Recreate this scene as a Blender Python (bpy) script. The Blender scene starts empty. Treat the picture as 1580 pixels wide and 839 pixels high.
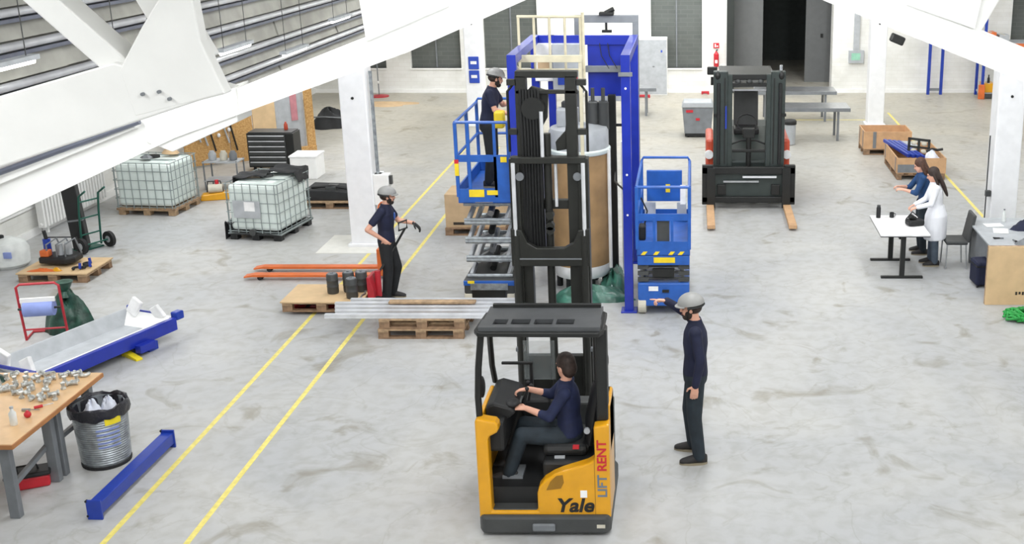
import bpy, bmesh, math, random
from mathutils import Vector, Matrix, Euler
random.seed(7)
R = math.radians
S = bpy.context.scene
COL = S.collection

# ------------------------------------------------------------------ camera
cam_d = bpy.data.cameras.new('camera'); cam = bpy.data.objects.new('camera', cam_d); COL.objects.link(cam)
cam.location = (0, 0, 5.9)
cam.rotation_euler = (R(90) - math.atan(534 / 1800), 0, 0)
cam_d.sensor_width = 36.0
cam_d.lens = 1800 * 36 / 1580
cam_d.shift_x = (790 - 1070) / 1580          # the photograph is an off-centre crop
cam_d.shift_y = -(419.5 - 380) / 1580
cam_d.clip_end = 200
S.camera = cam
# ------------------------------------------------------------------ world, lamps, exposure
S.view_settings.view_transform = 'Standard'; S.view_settings.look = 'None'
S.view_settings.gamma = 1.0; S.view_settings.use_curve_mapping = False
S.view_settings.exposure = 0.0
W = bpy.data.worlds.new('world'); S.world = W; W.use_nodes = True
W.node_tree.nodes['Background'].inputs[0].default_value = (.9, .95, 1, 1)
W.node_tree.nodes['Background'].inputs[1].default_value = .5
def area(loc, sx, sy, power, col=(.97, .985, 1), rot=(0, 0, 0)):
    d = bpy.data.lights.new('ceiling_lamp_and_fill', 'AREA'); d.shape = 'RECTANGLE'; d.size = sx; d.size_y = sy
    d.energy = power; d.color = col
    o = bpy.data.objects.new('ceiling_lamp_and_fill', d); o.location = loc; o.rotation_euler = rot; COL.objects.link(o)
LP = .74
for y in (7, 13, 19, 25, 31, 35.5):              # lamp rows hung under the nave roof
    for x in (-4.2, 0, 4.2):
        area((x, y, 6.35), .5, 4.5, (265 if y > 8 else 215) * LP * (.88 if x > 0 else 1.04), rot=(R(28), 0, 0))
for y in (-.6, 3.2):  # unseen near rows, added to brighten the fronts of the roof trusses
    for x in (-4.2, 0, 4.2):
        area((x, y, 6.6), .5, 2.6, 140 * LP)
for y in (9.5, 15, 21, 27, 33):                     # side aisle lamps
    area((-9.6, y, 2.82), .6, 4.2, 120 * LP)
    area((9.3, y, 4.1), .5, 4.2, 110 * LP)

# ------------------------------------------------------------------ materials
def lin(c):
    return tuple(((v / 255) / 12.92 if v / 255 <= .04045 else ((v / 255 + .055) / 1.055) ** 2.4) for v in c)
MATS = {}
def mat(name, rgb, rough=.5, metal=0., var=.06, scale=6., bump=0., bscale=40., spec=.5, trans=0., emit=0., alpha=1., rgb2=None, coat=0.):
    m = bpy.data.materials.new(name); m.use_nodes = True
    nt = m.node_tree; b = nt.nodes['Principled BSDF']
    a = lin(rgb)
    tc = nt.nodes.new('ShaderNodeTexCoord')
    n = nt.nodes.new('ShaderNodeTexNoise'); n.inputs['Scale'].default_value = scale; n.inputs['Detail'].default_value = 5
    nt.links.new(tc.outputs['Object'], n.inputs['Vector'])
    r = nt.nodes.new('ShaderNodeValToRGB')
    lo = tuple(max(0, v * (1 - var * 2)) for v in a); hi = tuple(min(1, v * (1 + var)) for v in a)
    if rgb2: lo = lin(rgb2); hi = a
    r.color_ramp.elements[0].position = .35; r.color_ramp.elements[1].position = .65
    r.color_ramp.elements[0].color = lo + (1,); r.color_ramp.elements[1].color = hi + (1,)
    nt.links.new(n.outputs['Fac'], r.inputs['Fac']); nt.links.new(r.outputs['Color'], b.inputs['Base Color'])
    b.inputs['Roughness'].default_value = rough; b.inputs['Metallic'].default_value = metal
    b.inputs['Specular IOR Level'].default_value = spec
    b.inputs['Transmission Weight'].default_value = trans; b.inputs['Alpha'].default_value = alpha
    b.inputs['Coat Weight'].default_value = coat
    if emit:
        nt.links.new(r.outputs['Color'], b.inputs['Emission Color']); b.inputs['Emission Strength'].default_value = emit
    if bump:
        n2 = nt.nodes.new('ShaderNodeTexNoise'); n2.inputs['Scale'].default_value = bscale; n2.inputs['Detail'].default_value = 4
        nt.links.new(tc.outputs['Object'], n2.inputs['Vector'])
        bp = nt.nodes.new('ShaderNodeBump'); bp.inputs['Strength'].default_value = bump; bp.inputs['Distance'].default_value = .02
        nt.links.new(n2.outputs['Fac'], bp.inputs['Height']); nt.links.new(bp.outputs['Normal'], b.inputs['Normal'])
    MATS[name] = m
    return m
def brick_mat(name, c1, c2, mortar, bw, bh, ms, axes=('X', 'Z'), rough=.8, bump=.4, var=None):
    m = bpy.data.materials.new(name); m.use_nodes = True; nt = m.node_tree; b = nt.nodes['Principled BSDF']
    tc = nt.nodes.new('ShaderNodeTexCoord'); sp = nt.nodes.new('ShaderNodeSeparateXYZ'); cb = nt.nodes.new('ShaderNodeCombineXYZ')
    nt.links.new(tc.outputs['Object'], sp.inputs[0])
    nt.links.new(sp.outputs[axes[0]], cb.inputs['X']); nt.links.new(sp.outputs[axes[1]], cb.inputs['Y'])
    k = nt.nodes.new('ShaderNodeTexBrick'); nt.links.new(cb.outputs[0], k.inputs['Vector'])
    k.inputs['Scale'].default_value = 1; k.inputs['Brick Width'].default_value = bw; k.inputs['Row Height'].default_value = bh
    k.inputs['Mortar Size'].default_value = ms; k.inputs['Color1'].default_value = lin(c1) + (1,); k.inputs['Color2'].default_value = lin(c2) + (1,)
    k.inputs['Mortar'].default_value = lin(mortar) + (1,)
    mx = nt.nodes.new('ShaderNodeMix'); mx.data_type = 'RGBA'; mx.blend_type = 'MULTIPLY'
    n = nt.nodes.new('ShaderNodeTexNoise'); n.inputs['Scale'].default_value = 1.3; n.inputs['Detail'].default_value = 6
    nt.links.new(tc.outputs['Object'], n.inputs['Vector'])
    r = nt.nodes.new('ShaderNodeValToRGB'); r.color_ramp.elements[0].color = (.86, .86, .84, 1); r.color_ramp.elements[0].position = .35; r.color_ramp.elements[1].position = .6
    nt.links.new(n.outputs['Fac'], r.inputs['Fac'])
    mx.inputs['Factor'].default_value = 1
    nt.links.new(k.outputs['Color'], mx.inputs['A']); nt.links.new(r.outputs['Color'], mx.inputs['B'])
    nt.links.new(mx.outputs['Result'], b.inputs['Base Color'])
    b.inputs['Roughness'].default_value = rough
    bp = nt.nodes.new('ShaderNodeBump'); bp.inputs['Strength'].default_value = bump; bp.inputs['Distance'].default_value = .01
    nt.links.new(k.outputs['Color'], bp.inputs['Height']); nt.links.new(bp.outputs['Normal'], b.inputs['Normal'])
    MATS[name] = m; return m
def floor_mat():
    m = bpy.data.materials.new('polished_concrete'); m.use_nodes = True; nt = m.node_tree; b = nt.nodes['Principled BSDF']; L = nt.links.new
    tc = nt.nodes.new('ShaderNodeTexCoord')
    def noise(sc, det, dist=0.):
        n = nt.nodes.new('ShaderNodeTexNoise'); n.inputs['Scale'].default_value = sc; n.inputs['Detail'].default_value = det; n.inputs['Distortion'].default_value = dist
        L(tc.outputs['Object'], n.inputs['Vector']); return n
    def ramp(n, p0, c0, p1, c1):
        r = nt.nodes.new('ShaderNodeValToRGB'); e = r.color_ramp.elements
        e[0].position = p0; e[0].color = lin(c0) + (1,); e[1].position = p1; e[1].color = lin(c1) + (1,); L(n.outputs['Fac'], r.inputs['Fac']); return r
    def mult(a, bb):
        x = nt.nodes.new('ShaderNodeMix'); x.data_type = 'RGBA'; x.blend_type = 'MULTIPLY'; x.inputs['Factor'].default_value = 1
        L(a, x.inputs['A']); L(bb, x.inputs['B']); return x.outputs['Result']
    base = ramp(noise(.33, 8, 1.0), .34, (174, 176, 178), .64, (189, 189, 187))
    fine = ramp(noise(5.5, 12, .4), .30, (240, 239, 236), .58, (255, 255, 255))
    stain = ramp(noise(1.1, 12, 1.6), .30, (222, 217, 207), .40, (255, 255, 255))
    nv = noise(.8, 10, .9); ab = nt.nodes.new('ShaderNodeMath'); ab.operation = 'SUBTRACT'; ab.inputs[1].default_value = .5; L(nv.outputs['Fac'], ab.inputs[0])
    ab2 = nt.nodes.new('ShaderNodeMath'); ab2.operation = 'ABSOLUTE'; L(ab.outputs[0], ab2.inputs[0])
    vein = nt.nodes.new('ShaderNodeValToRGB'); ve = vein.color_ramp.elements; ve[0].position = 0; ve[0].color = lin((244, 243, 240)) + (1,); ve[1].position = .012; ve[1].color = (1, 1, 1, 1); L(ab2.outputs[0], vein.inputs['Fac'])
    # the floor colour turns slightly warmer towards the far end of the hall
    sp = nt.nodes.new('ShaderNodeSeparateXYZ'); L(tc.outputs['Object'], sp.inputs[0])
    mr = nt.nodes.new('ShaderNodeMapRange'); mr.inputs['From Min'].default_value = 22; mr.inputs['From Max'].default_value = 31; L(sp.outputs['Y'], mr.inputs['Value'])
    r2 = nt.nodes.new('ShaderNodeValToRGB'); r2.color_ramp.elements[0].color = (1, 1, 1, 1); r2.color_ramp.elements[1].color = lin((250, 243, 228)) + (1,)
    L(mr.outputs[0], r2.inputs['Fac'])
    c = mult(mult(mult(mult(base.outputs['Color'], fine.outputs['Color']), stain.outputs['Color']), vein.outputs['Color']), r2.outputs['Color'])
    L(c, b.inputs['Base Color'])
    rr = nt.nodes.new('ShaderNodeMapRange'); rr.inputs['To Min'].default_value = .34; rr.inputs['To Max'].default_value = .5
    L(noise(1.2, 4).outputs['Fac'], rr.inputs['Value']); L(rr.outputs[0], b.inputs['Roughness'])
    b.inputs['Specular IOR Level'].default_value = .3
    MATS['floor'] = m
floor_mat()
brick_mat('white_brick', (236, 236, 233), (231, 231, 227), (229, 228, 224), .36, .12, .008, bump=.25)
brick_mat('white_brick_side', (236, 236, 233), (231, 231, 227), (229, 228, 224), .36, .12, .008, ('Y', 'Z'), bump=.25)
brick_mat('grey_block', (98, 102, 99), (91, 96, 93), (104, 107, 104), .40, .13, .01)
mat('floor_pad', (222, 221, 214), .5, var=.03)
mat('white_paint', (240, 240, 238), .45, var=.02)
mat('column_white', (238, 239, 241), .4, var=.02)
mat('truss_white', (234, 234, 231), .4, var=.015)
mat('roof_grey', (205, 204, 198), .7, var=.04)
mat('panel_grey', (158, 157, 149), .55, var=.12, scale=1.6)
mat('rail_metal', (205, 207, 212), .3, .6, var=.06, scale=3)
mat('rail_dark', (112, 116, 130), .4, .5)
mat('tube_light', (255, 255, 250), .4, emit=5., var=0)
mat('line_yellow', (232, 217, 120), .5, var=.07, scale=14)
mat('truck_yellow', (224, 160, 18), .32, var=.03, coat=.3)
mat('truck_gold', (150, 108, 25), .6)
mat('black_metal', (34, 35, 34), .45, .2)
mat('black_plastic', (28, 29, 30), .55)
mat('dark_grey', (66, 68, 68), .5)
mat('mast_dark', (48, 49, 46), .42, .35)
mat('roof_gunmetal', (84, 86, 88), .42, .3)
mat('mid_grey', (120, 124, 128), .5)
mat('light_grey', (176, 180, 184), .45)
mat('steel', (185, 187, 190), .28, .85, scale=9)
mat('aluminium', (226, 228, 232), .3, .3)
mat('galvanised', (158, 164, 168), .35, .5, var=.15, scale=14)
mat('rubber', (36, 36, 37), .8)
mat('wheel_cream', (205, 200, 184), .6)
mat('gantry_blue', (24, 46, 160), .32, var=.05, coat=.2)
mat('lift_blue', (38, 92, 176), .38, var=.07)
mat('deep_blue', (30, 60, 160), .35, var=.05)
mat('cream_metal', (214, 206, 178), .45)
mat('label_yellow', (238, 208, 40), .5)
mat('label_white', (240, 240, 240), .5)
mat('sign_blue', (42, 74, 178), .45)
mat('sign_red', (200, 40, 52), .45)
mat('red_paint', (184, 44, 56), .42)
mat('orange_paint', (216, 110, 52), .42, var=.06)
mat('green_paint', (14, 84, 70), .42)
mat('green_plastic', (38, 76, 62), .35, var=.25, scale=9, bump=.6, bscale=9)
mat('green_strap', (46, 158, 72), .6, var=.12, scale=20)
mat('green_sheet', (62, 112, 96), .3, var=.25, scale=5, bump=.8, bscale=6)
mat('pallet_wood', (176, 148, 116), .75, var=.16, scale=12)
mat('pallet_dark', (144, 116, 90), .8, var=.16, scale=12)
mat('plywood', (214, 184, 142), .65, var=.05, scale=4)
mat('crate_wood', (200, 160, 120), .7, var=.06, scale=6)
mat('cardboard', (196, 168, 132), .8, var=.04)
mat('drum_wrap', (164, 132, 92), .6, var=.1, scale=3)
mat('osb', (208, 168, 108), .75, scale=26, rgb2=(178, 132, 76), bump=.3, bscale=30)
mat('worktop', (222, 184, 138), .5, var=.05, scale=5)
mat('worktop_edge', (176, 120, 72), .5)
mat('ibc_plastic', (222, 232, 228), .35, var=.04, scale=2, trans=.0)
mat('cage_grey', (150, 160, 160), .4, .5)
mat('paper_blue', (140, 156, 214), .7)
mat('bag_black', (38, 38, 46), .32, var=.2, scale=8, bump=.7, bscale=14)
mat('tissue', (228, 232, 244), .8)
mat('cloth_black', (44, 45, 47), .8)
mat('helmet_grey', (150, 150, 148), .45)
mat('skin', (224, 170, 146), .55, var=.04)
mat('hair_dark', (52, 38, 32), .6, var=.2, scale=30)
mat('hair_brown', (80, 52, 40), .6, var=.2, scale=30)
mat('beard', (48, 38, 33), .8, var=.2, scale=40)
mat('navy', (26, 31, 58), .8, var=.1, scale=9)
mat('jacket_navy', (27, 36, 70), .8, var=.1, scale=9)
mat('trouser_black', (30, 32, 35), .8, var=.12, scale=9)
mat('trouser_dark', (36, 46, 54), .8, var=.12, scale=9)
mat('trouser_grey', (84, 96, 110), .8, var=.1, scale=9)
mat('coat_white', (236, 238, 244), .7, var=.03, scale=5)
mat('blue_top', (28, 66, 112), .8, var=.1)
mat('shoe', (46, 44, 44), .7)
mat('sole', (150, 140, 118), .7)
mat('eye', (30, 24, 22), .3)
mat('lip', (176, 108, 98), .5)
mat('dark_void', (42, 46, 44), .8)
mat('door_grey', (106, 108, 108), .6, var=.03)
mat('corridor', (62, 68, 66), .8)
mat('glass', (205, 215, 215), .08, alpha=.16, var=0)
mat('plastic_white', (226, 230, 228), .4)
mat('bright_yellow', (244, 222, 40), .5)
mat('logo_grey', (110, 124, 140), .5)
mat('forklift_red', (196, 78, 52), .4)
mat('forklift_dark', (58, 66, 64), .4, .25)
mat('text_dark', (50, 42, 34), .7)

# ------------------------------------------------------------------ mesh helpers
class MB:
    def __init__(s): s.v = []; s.f = []
    def add(s, vs, fs, M=None):
        o = len(s.v)
        s.v += [tuple(M @ Vector(p)) if M is not None else tuple(p) for p in vs]
        s.f += [tuple(i + o for i in f) for f in fs]; return s
    def box(s, x0, x1, y0, y1, z0, z1, M=None):
        return s.add([(x0, y0, z0), (x1, y0, z0), (x1, y1, z0), (x0, y1, z0), (x0, y0, z1), (x1, y0, z1), (x1, y1, z1), (x0, y1, z1)],
                     [(0, 3, 2, 1), (4, 5, 6, 7), (0, 1, 5, 4), (1, 2, 6, 5), (2, 3, 7, 6), (3, 0, 4, 7)], M)
    def bar(s, p0, p1, w, h, up=(0, 0, 1)):
        p0, p1 = Vector(p0), Vector(p1); d = p1 - p0; L = d.length; d.normalize(); up = Vector(up)
        if abs(d.dot(up)) > .98: up = Vector((0, 1, 0))
        sx = d.cross(up).normalized(); u = sx.cross(d).normalized()
        M = Matrix((sx, d, u)).transposed().to_4x4(); M.translation = p0
        return s.box(-w / 2, w / 2, 0, L, -h / 2, h / 2, M)
    def cyl(s, p0, p1, r0, r1=None, n=14):
        r1 = r0 if r1 is None else r1
        p0, p1 = Vector(p0), Vector(p1); d = (p1 - p0).normalized()
        a = d.orthogonal().normalized(); b = d.cross(a)
        vs = []
        for p, r in ((p0, r0), (p1, r1)):
            for i in range(n):
                t = 2 * math.pi * i / n; vs.append(p + a * (r * math.cos(t)) + b * (r * math.sin(t)))
        fs = [(i, (i + 1) % n, n + (i + 1) % n, n + i) for i in range(n)] + [tuple(reversed(range(n))), tuple(range(n, 2 * n))]
        return s.add(vs, fs)
    def ell(s, c, r, M=None, n=14, m=9):
        c = Vector(c); r = Vector((r, r, r)) if isinstance(r, (int, float)) else Vector(r)
        vs = [Vector((0, 0, -r.z))]
        for j in range(1, m):
            ph = -math.pi / 2 + math.pi * j / m
            for i in range(n):
                t = 2 * math.pi * i / n; vs.append(Vector((r.x * math.cos(ph) * math.cos(t), r.y * math.cos(ph) * math.sin(t), r.z * math.sin(ph))))
        vs.append(Vector((0, 0, r.z))); e = len(vs) - 1
        fs = [(0, 1 + (i + 1) % n, 1 + i) for i in range(n)]
        for j in range(m - 2):
            for i in range(n):
                a = 1 + j * n + i; b2 = 1 + j * n + (i + 1) % n; fs.append((a, b2, b2 + n, a + n))
        o = 1 + (m - 2) * n
        fs += [(o + i, o + (i + 1) % n, e) for i in range(n)]
        vs = [(M.to_3x3() @ p if M is not None else p) + c for p in vs]
        return s.add(vs, fs)
    def cap(s, p0, p1, r0, r1=None, n=12):
        r1 = r0 if r1 is None else r1
        return s.cyl(p0, p1, r0, r1, n).ell(p0, r0, None, n, 8).ell(p1, r1, None, n, 8)
    def tube(s, pts, r, n=8, closed=False):
        pts = [Vector(p) for p in pts]; N = len(pts); vs = []; prev = None
        for k, p in enumerate(pts):
            if closed: d = pts[(k + 1) % N] - pts[k - 1]
            else: d = pts[min(k + 1, N - 1)] - pts[max(k - 1, 0)]
            d.normalize()
            a = d.orthogonal().normalized() if prev is None else (prev - d * prev.dot(d)).normalized()
            prev = a; b = d.cross(a)
            for i in range(n):
                t = 2 * math.pi * i / n; vs.append(p + a * (r * math.cos(t)) + b * (r * math.sin(t)))
        fs = []
        for k in range(N if closed else N - 1):
            k2 = (k + 1) % N
            fs += [(k * n + i, k * n + (i + 1) % n, k2 * n + (i + 1) % n, k2 * n + i) for i in range(n)]
        if not closed: fs += [tuple(reversed(range(n))), tuple(range((N - 1) * n, N * n))]
        return s.add(vs, fs)
    def prism(s, poly, a0, a1, axis='Y', M=None):
        n = len(poly)
        f = {'Y': lambda p, a: (p[0], a, p[1]), 'X': lambda p, a: (a, p[0], p[1]), 'Z': lambda p, a: (p[0], p[1], a)}[axis]
        vs = [f(p, a0) for p in poly] + [f(p, a1) for p in poly]
        fs = [tuple(range(n)), tuple(reversed(range(n, 2 * n)))] + [(i + n, (i + 1) % n + n, (i + 1) % n, i) for i in range(n)]
        return s.add(vs, fs, M)
    def lathe(s, prof, c=(0, 0, 0), n=28, caps=True):
        c = Vector(c); vs = []; m = len(prof)
        for r, z in prof:
            for i in range(n):
                t = 2 * math.pi * i / n; vs.append(c + Vector((r * math.cos(t), r * math.sin(t), z)))
        fs = []
        for j in range(m - 1):
            fs += [(j * n + i, j * n + (i + 1) % n, (j + 1) * n + (i + 1) % n, (j + 1) * n + i) for i in range(n)]
        if caps: fs += [tuple(reversed(range(n))), tuple(range((m - 1) * n, m * n))]
        return s.add(vs, fs)
    def loft(s, rings, n=18):
        """rings: (centre, axis_a, axis_b, ra, rb)"""
        vs = []
        for c, a, b, ra, rb in rings:
            c, a, b = Vector(c), Vector(a), Vector(b)
            for i in range(n):
                t = 2 * math.pi * i / n; vs.append(c + a * (ra * math.cos(t)) + b * (rb * math.sin(t)))
        fs = []
        for j in range(len(rings) - 1):
            fs += [(j * n + i, j * n + (i + 1) % n, (j + 1) * n + (i + 1) % n, (j + 1) * n + i) for i in range(n)]
        fs += [tuple(reversed(range(n))), tuple(range((len(rings) - 1) * n, len(rings) * n))]
        return s.add(vs, fs)
    def mesh(s, name, smooth=False):
        me = bpy.data.meshes.new(name); me.from_pydata(s.v, [], s.f)
        bm = bmesh.new(); bm.from_mesh(me); bmesh.ops.recalc_face_normals(bm, faces=bm.faces)
        if smooth:
            for f in bm.faces: f.smooth = True
            for e in bm.edges:
                if len(e.link_faces) == 2 and e.calc_face_angle(0) > R(38): e.smooth = False
        bm.to_mesh(me); bm.free(); me.update(); return me
    def build(s, name, m, parent=None, bevel=0., smooth=False, loc=None, rot=None, label=None):
        me = s.mesh(name, smooth); me.materials.append(MATS[m])
        return link(name, me, parent, bevel, loc, rot, label)
def link(name, me, parent=None, bevel=0., loc=None, rot=None, label=None):
    o = bpy.data.objects.new(name, me); COL.objects.link(o)
    if parent is not None: o.parent = parent
    if loc is not None: o.location = loc
    if rot is not None: o.rotation_euler = rot
    if bevel:
        b = o.modifiers.new('bevel', 'BEVEL'); b.width = bevel; b.segments = 2; b.limit_method = 'ANGLE'; b.angle_limit = R(40)
    if label: o['label'] = label
    return o
def tag(o, label, cat, group=None):
    o['label'] = label; o['category'] = cat
    if group: o['group'] = group
    return o
def struct(o, label=None):
    o['kind'] = 'structure'
    if label: o['label'] = label
    return o
def thing(name, label, cat, loc=(0, 0, 0), rz=0., group=None):
    o = bpy.data.objects.new(name, None); COL.objects.link(o); o.empty_display_size = .1
    o.location = loc; o.rotation_euler = (0, 0, rz); return tag(o, label, cat, group)
def B(name, m, parent, x0, x1, y0, y1, z0, z1, bevel=0., label=None):
    return MB().box(x0, x1, y0, y1, z0, z1).build(name, m, parent, bevel, label=label)
def copy_tree(o, parent=None):
    c = o.copy(); COL.objects.link(c); c.parent = parent
    for ch in list(o.children): copy_tree(ch, c)
    return c
def text(name, body, size, m, parent, loc, rot, bold=0., shear=0., extr=.0015, sx=1.):
    cu = bpy.data.curves.new(name, 'FONT'); cu.body = body; cu.size = size; cu.extrude = extr; cu.offset = bold; cu.shear = shear
    cu.align_x = 'CENTER'; cu.align_y = 'CENTER'
    t = bpy.data.objects.new('tmp', cu); COL.objects.link(t)
    dg = bpy.context.evaluated_depsgraph_get(); me = bpy.data.meshes.new_from_object(t.evaluated_get(dg))
    bpy.data.objects.remove(t); me.materials.clear(); me.materials.append(MATS[m])
    o = link(name, me, parent, 0, loc, rot); o.scale = (sx, 1, 1); return o
def arc(c, r, a0, a1, n, plane='XZ'):
    out = []
    for i in range(n + 1):
        t = R(a0 + (a1 - a0) * i / n); u, v = c[0] + r * math.cos(t), c[1] + r * math.sin(t); out.append((u, v))
    return out
# ================================================================== the hall
XL, XR, YB = -12.1, 12.3, 37.15
struct(MB().box(XL - .3, XR + .3, -3, YB + 9, -.2, 0).build('floor', 'floor'))
# back wall with its openings: windows (bricked up in grey block) and the dark gateway
OPEN = [(-11.4, -9.75, .79, 4.2), (-8.96, -7.37, .79, 4.2), (-6.62, -4.92, .79, 4.2), (-1.34, .27, .79, 4.2), (1.24, 4.4, 0, 4.6), (10.0, 11.6, .79, 4.2)]
xs = sorted({XL, XR} | {o[0] for o in OPEN} | {o[1] for o in OPEN})
wb = MB()
for a, b in zip(xs[:-1], xs[1:]):
    op = [o for o in OPEN if o[0] <= a and o[1] >= b]
    if op:
        if op[0][2] > 0: wb.box(a, b, YB, YB + .6, 0, op[0][2])
        wb.box(a, b, YB, YB + .6, op[0][3], 7.6)
    else: wb.box(a, b, YB, YB + .6, 0, 7.6)
wall_back = struct(wb.build('wall_back', 'white_brick'))
MB().box(XL, XR, YB - .03, YB, 0, .12).build('trim_1', 'white_paint')['kind'] = 'structure'
k = 0
for o in OPEN:
    if o[2] == 0: continue
    k += 1
    w = MB().box(o[0], o[1], YB + .14, YB + .3, o[2], o[3]).build('window_%d' % k, 'grey_block'); struct(w)
    MB().box(o[0] - .03, o[1] + .03, YB - .05, YB + .14, o[2] - .05, o[2]).build('window_sill', 'white_paint', w)
    B('mullion', 'mid_grey', w, (o[0] + o[1]) / 2 - .02, (o[0] + o[1]) / 2 + .02, YB + .11, YB + .14, o[2], o[3])
# gateway: sliding leaves left and right, dark room behind
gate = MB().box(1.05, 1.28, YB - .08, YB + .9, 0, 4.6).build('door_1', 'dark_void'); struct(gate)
B('door_leaf', 'door_grey', gate, 1.30, 2.25, YB + 1.1, YB + 1.2, 0, 4.6)
B('door_leaf', 'door_grey', gate, 3.75, 4.75, YB + 2.3, YB + 2.4, 0, 4.6)
B('door_handle', 'black_metal', gate, 4.25, 4.33, YB + 2.25, YB + 2.3, 1.5, 1.62)
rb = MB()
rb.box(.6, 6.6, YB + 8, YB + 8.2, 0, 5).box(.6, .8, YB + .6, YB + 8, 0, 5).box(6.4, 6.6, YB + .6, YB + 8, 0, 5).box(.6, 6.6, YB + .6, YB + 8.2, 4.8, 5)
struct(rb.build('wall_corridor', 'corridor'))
# side walls and roof
wl = MB().box(XL - .3, XL, -3, YB, 0, 3.0)
struct(wl.build('wall_left', 'white_brick_side'))
struct(MB().box(XR, XR + .3, -3, YB, 0, 3.6).build('wall_right', 'white_brick_side'))
struct(MB().box(XL, XR, -3.2, -3, 0, 9).build('wall_front', 'white_paint'))
struct(MB().box(XL, XL + .05, -3, 21.6, .52, .60).box(XL, XL + .09, -3, 21.6, .60, .64).build('trim_2', 'white_paint'))
struct(MB().box(XL, XL + .04, -3, YB, 0, .14).build('baseboard_left', 'white_paint'))
cl = MB()
cl.prism([(-7.25, 6.0), (-.1, 8.4), (-.1, 8.6), (-7.25, 6.2)], -3, YB, 'Y')
cl.prism([(-.1, 8.4), (12.6, 3.5), (12.6, 3.7), (-.1, 8.6)], -3, YB, 'Y')
cl.box(XL - .3, -7.05, -3, YB, 2.9, 3.05)
struct(cl.build('ceiling', 'roof_grey'))
# the panelled side light band above the left aisle with its rails
up = struct(MB().box(-7.3, -7.15, -3, YB, 2.9, 6.2).build('wall_left_upper', 'panel_grey'))
RZ = [3.0, 3.29, 3.61, 4.03, 4.42, 4.76, 5.1, 5.5, 5.95]
for i in range(len(RZ) - 1):
    y = 3.0
    j = 0
    while y < YB - .5:
        L = 3.4
        dx = .02 * ((i + j) % 2)
        MB().prism([(-7.15, RZ[i] + .07), (-7.06 + dx, RZ[i] + .09), (-7.13 + dx, RZ[i + 1] - .03), (-7.15, RZ[i + 1] - .03)], y + .015, min(y + L, YB) - .015).build('panel', 'panel_grey', up)
        y += L; j += 1
for z in RZ:
    MB().cyl((-7.03, 3, z + .03), (-7.03, YB, z + .03), .045, n=10).build('pipe_rail', 'rail_metal', up, smooth=True)
    MB().box(-7.13, -7.01, 3, YB, z - .07, z - .03).build('rail_shadow_line', 'rail_dark', up)  # dark strip drawn as the shadow line below each rail
def tube_lamp(y, z, x, label):
    t = thing('tube_lamp', label, 'lamp', (x, y, z), 0, 'tube lamps under the roof edge')
    B('housing', 'light_grey', t, -.06, .06, -.6, .6, .0, .05)
    MB().cyl((0, -.57, -.02), (0, .57, -.02), .028, n=10).build('tube', 'tube_light', t)
    for s in (-.45, .45): MB().cyl((0, s, .05), (0, s, 5.95 - z), .006, n=5).build('wire', 'dark_grey', t)
for y, z in ((11.6, 4.32), (14.4, 3.42), (17.6, 3.78), (20.2, 3.42), (9.9, 4.3), (23, 3.7)):
    tube_lamp(y, z, -6.86, 'small bright tube lamp hung before the grey panels at upper left')
# ------------------------------------------------------------------ columns
def column(x, y, h, label, pad=True, w=.42):
    t = thing('column', label, 'column', (x, y, 0))
    B('shaft', 'column_white', t, -w / 2, w / 2, -w / 2, w / 2, 0, h, .02)
    B('base_plate', 'column_white', t, -w / 2 - .05, w / 2 + .05, -w / 2 - .05, w / 2 + .05, 0, .06, .01)
    MB().cyl((0.0, -w / 2 - .012, h - .55), (0, -w / 2, h - .55), .025, n=10).build('bolt', 'black_metal', t)
    return t
ca = column(-5.84, 20.1, 3.2, 'white square column beside the person with a hand on the hip', w=.46)
B('floor_pad', 'floor_pad', ca, -.75, .42, -.65, .5, 0, .006, label='pale floor pad')
MB().cyl((.30, -.1, 1.25), (.30, -.1, 3.1), .03, n=10).build('conduit', 'galvanised', ca)
B('cable_duct', 'column_white', ca, .24, .36, -.14, .1, 0, 1.3)
B('switch_box', 'white_paint', ca, .23, .5, -.2, .0, .75, 1.3, .01)
B('bracket', 'dark_grey', ca, .5, .55, -.16, -.08, 1.12, 1.27)
cb_ = column(5.42, 19.97, 3.25, 'white square column rising behind the cluttered grey desk', w=.46)
MB().cyl((-.29, -.1, 0), (-.29, -.1, 2.0), .012, n=6).build('cable', 'dark_grey', cb_)
B('socket', 'dark_grey', cb_, -.33, -.24, -.24, -.16, .95, 1.05)
cc = column(4.95, 31.6, 3.3, 'white square column behind the open wooden crate on a pallet', w=.44)
cd = column(-5.9, 31.6, 3.3, 'white square column carrying two blue notices by the lift', w=.46)
for z in (1.35, 1.72):
    s = B('notice', 'sign_blue', cd, -.13, .15, -.26, -.23, z - .17, z + .17, .05)
    MB().box(-.07, .09, -.268, -.26, z - .03, z + .05).build('notice_print', 'label_white', s)
# ------------------------------------------------------------------ roof trusses
def poly_part(t, name, poly, y0, y1, m='truss_white', bevel=.008):
    return MB().prism(poly, y0, y1).build(name, m, t, bevel)
tA = thing('roof_truss', 'white steel roof truss spanning the picture from left edge past the column', 'roof truss', (0, 8.5, 0))
lowL = [(-6.1, 3.2), (-5.23, 3.59), (-3.76, 4.25), (-2.6, 4.66), (-2.02, 4.87), (-1.2, 5.22), (-.1, 5.66)]
upL = [(-6.1, 3.66), (-5.17, 3.97), (-4.01, 4.40), (-3.29, 4.60), (-2.33, 4.97), (-1.76, 5.20), (-1.1, 5.48), (-.1, 5.92)]
poly_part(tA, 'lower_chord', lowL + upL[::-1], -.11, .11)
lowR = [(-.1, 5.66), (.93, 5.22), (2.17, 4.73), (2.41, 4.64), (3.6, 4.12), (6.0, 3.1)]
upR = [(-.1, 5.92), (1.51, 5.19), (1.91, 5.05), (2.22, 4.93), (2.39, 4.85), (3.6, 4.4), (6.0, 3.55)]
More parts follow.
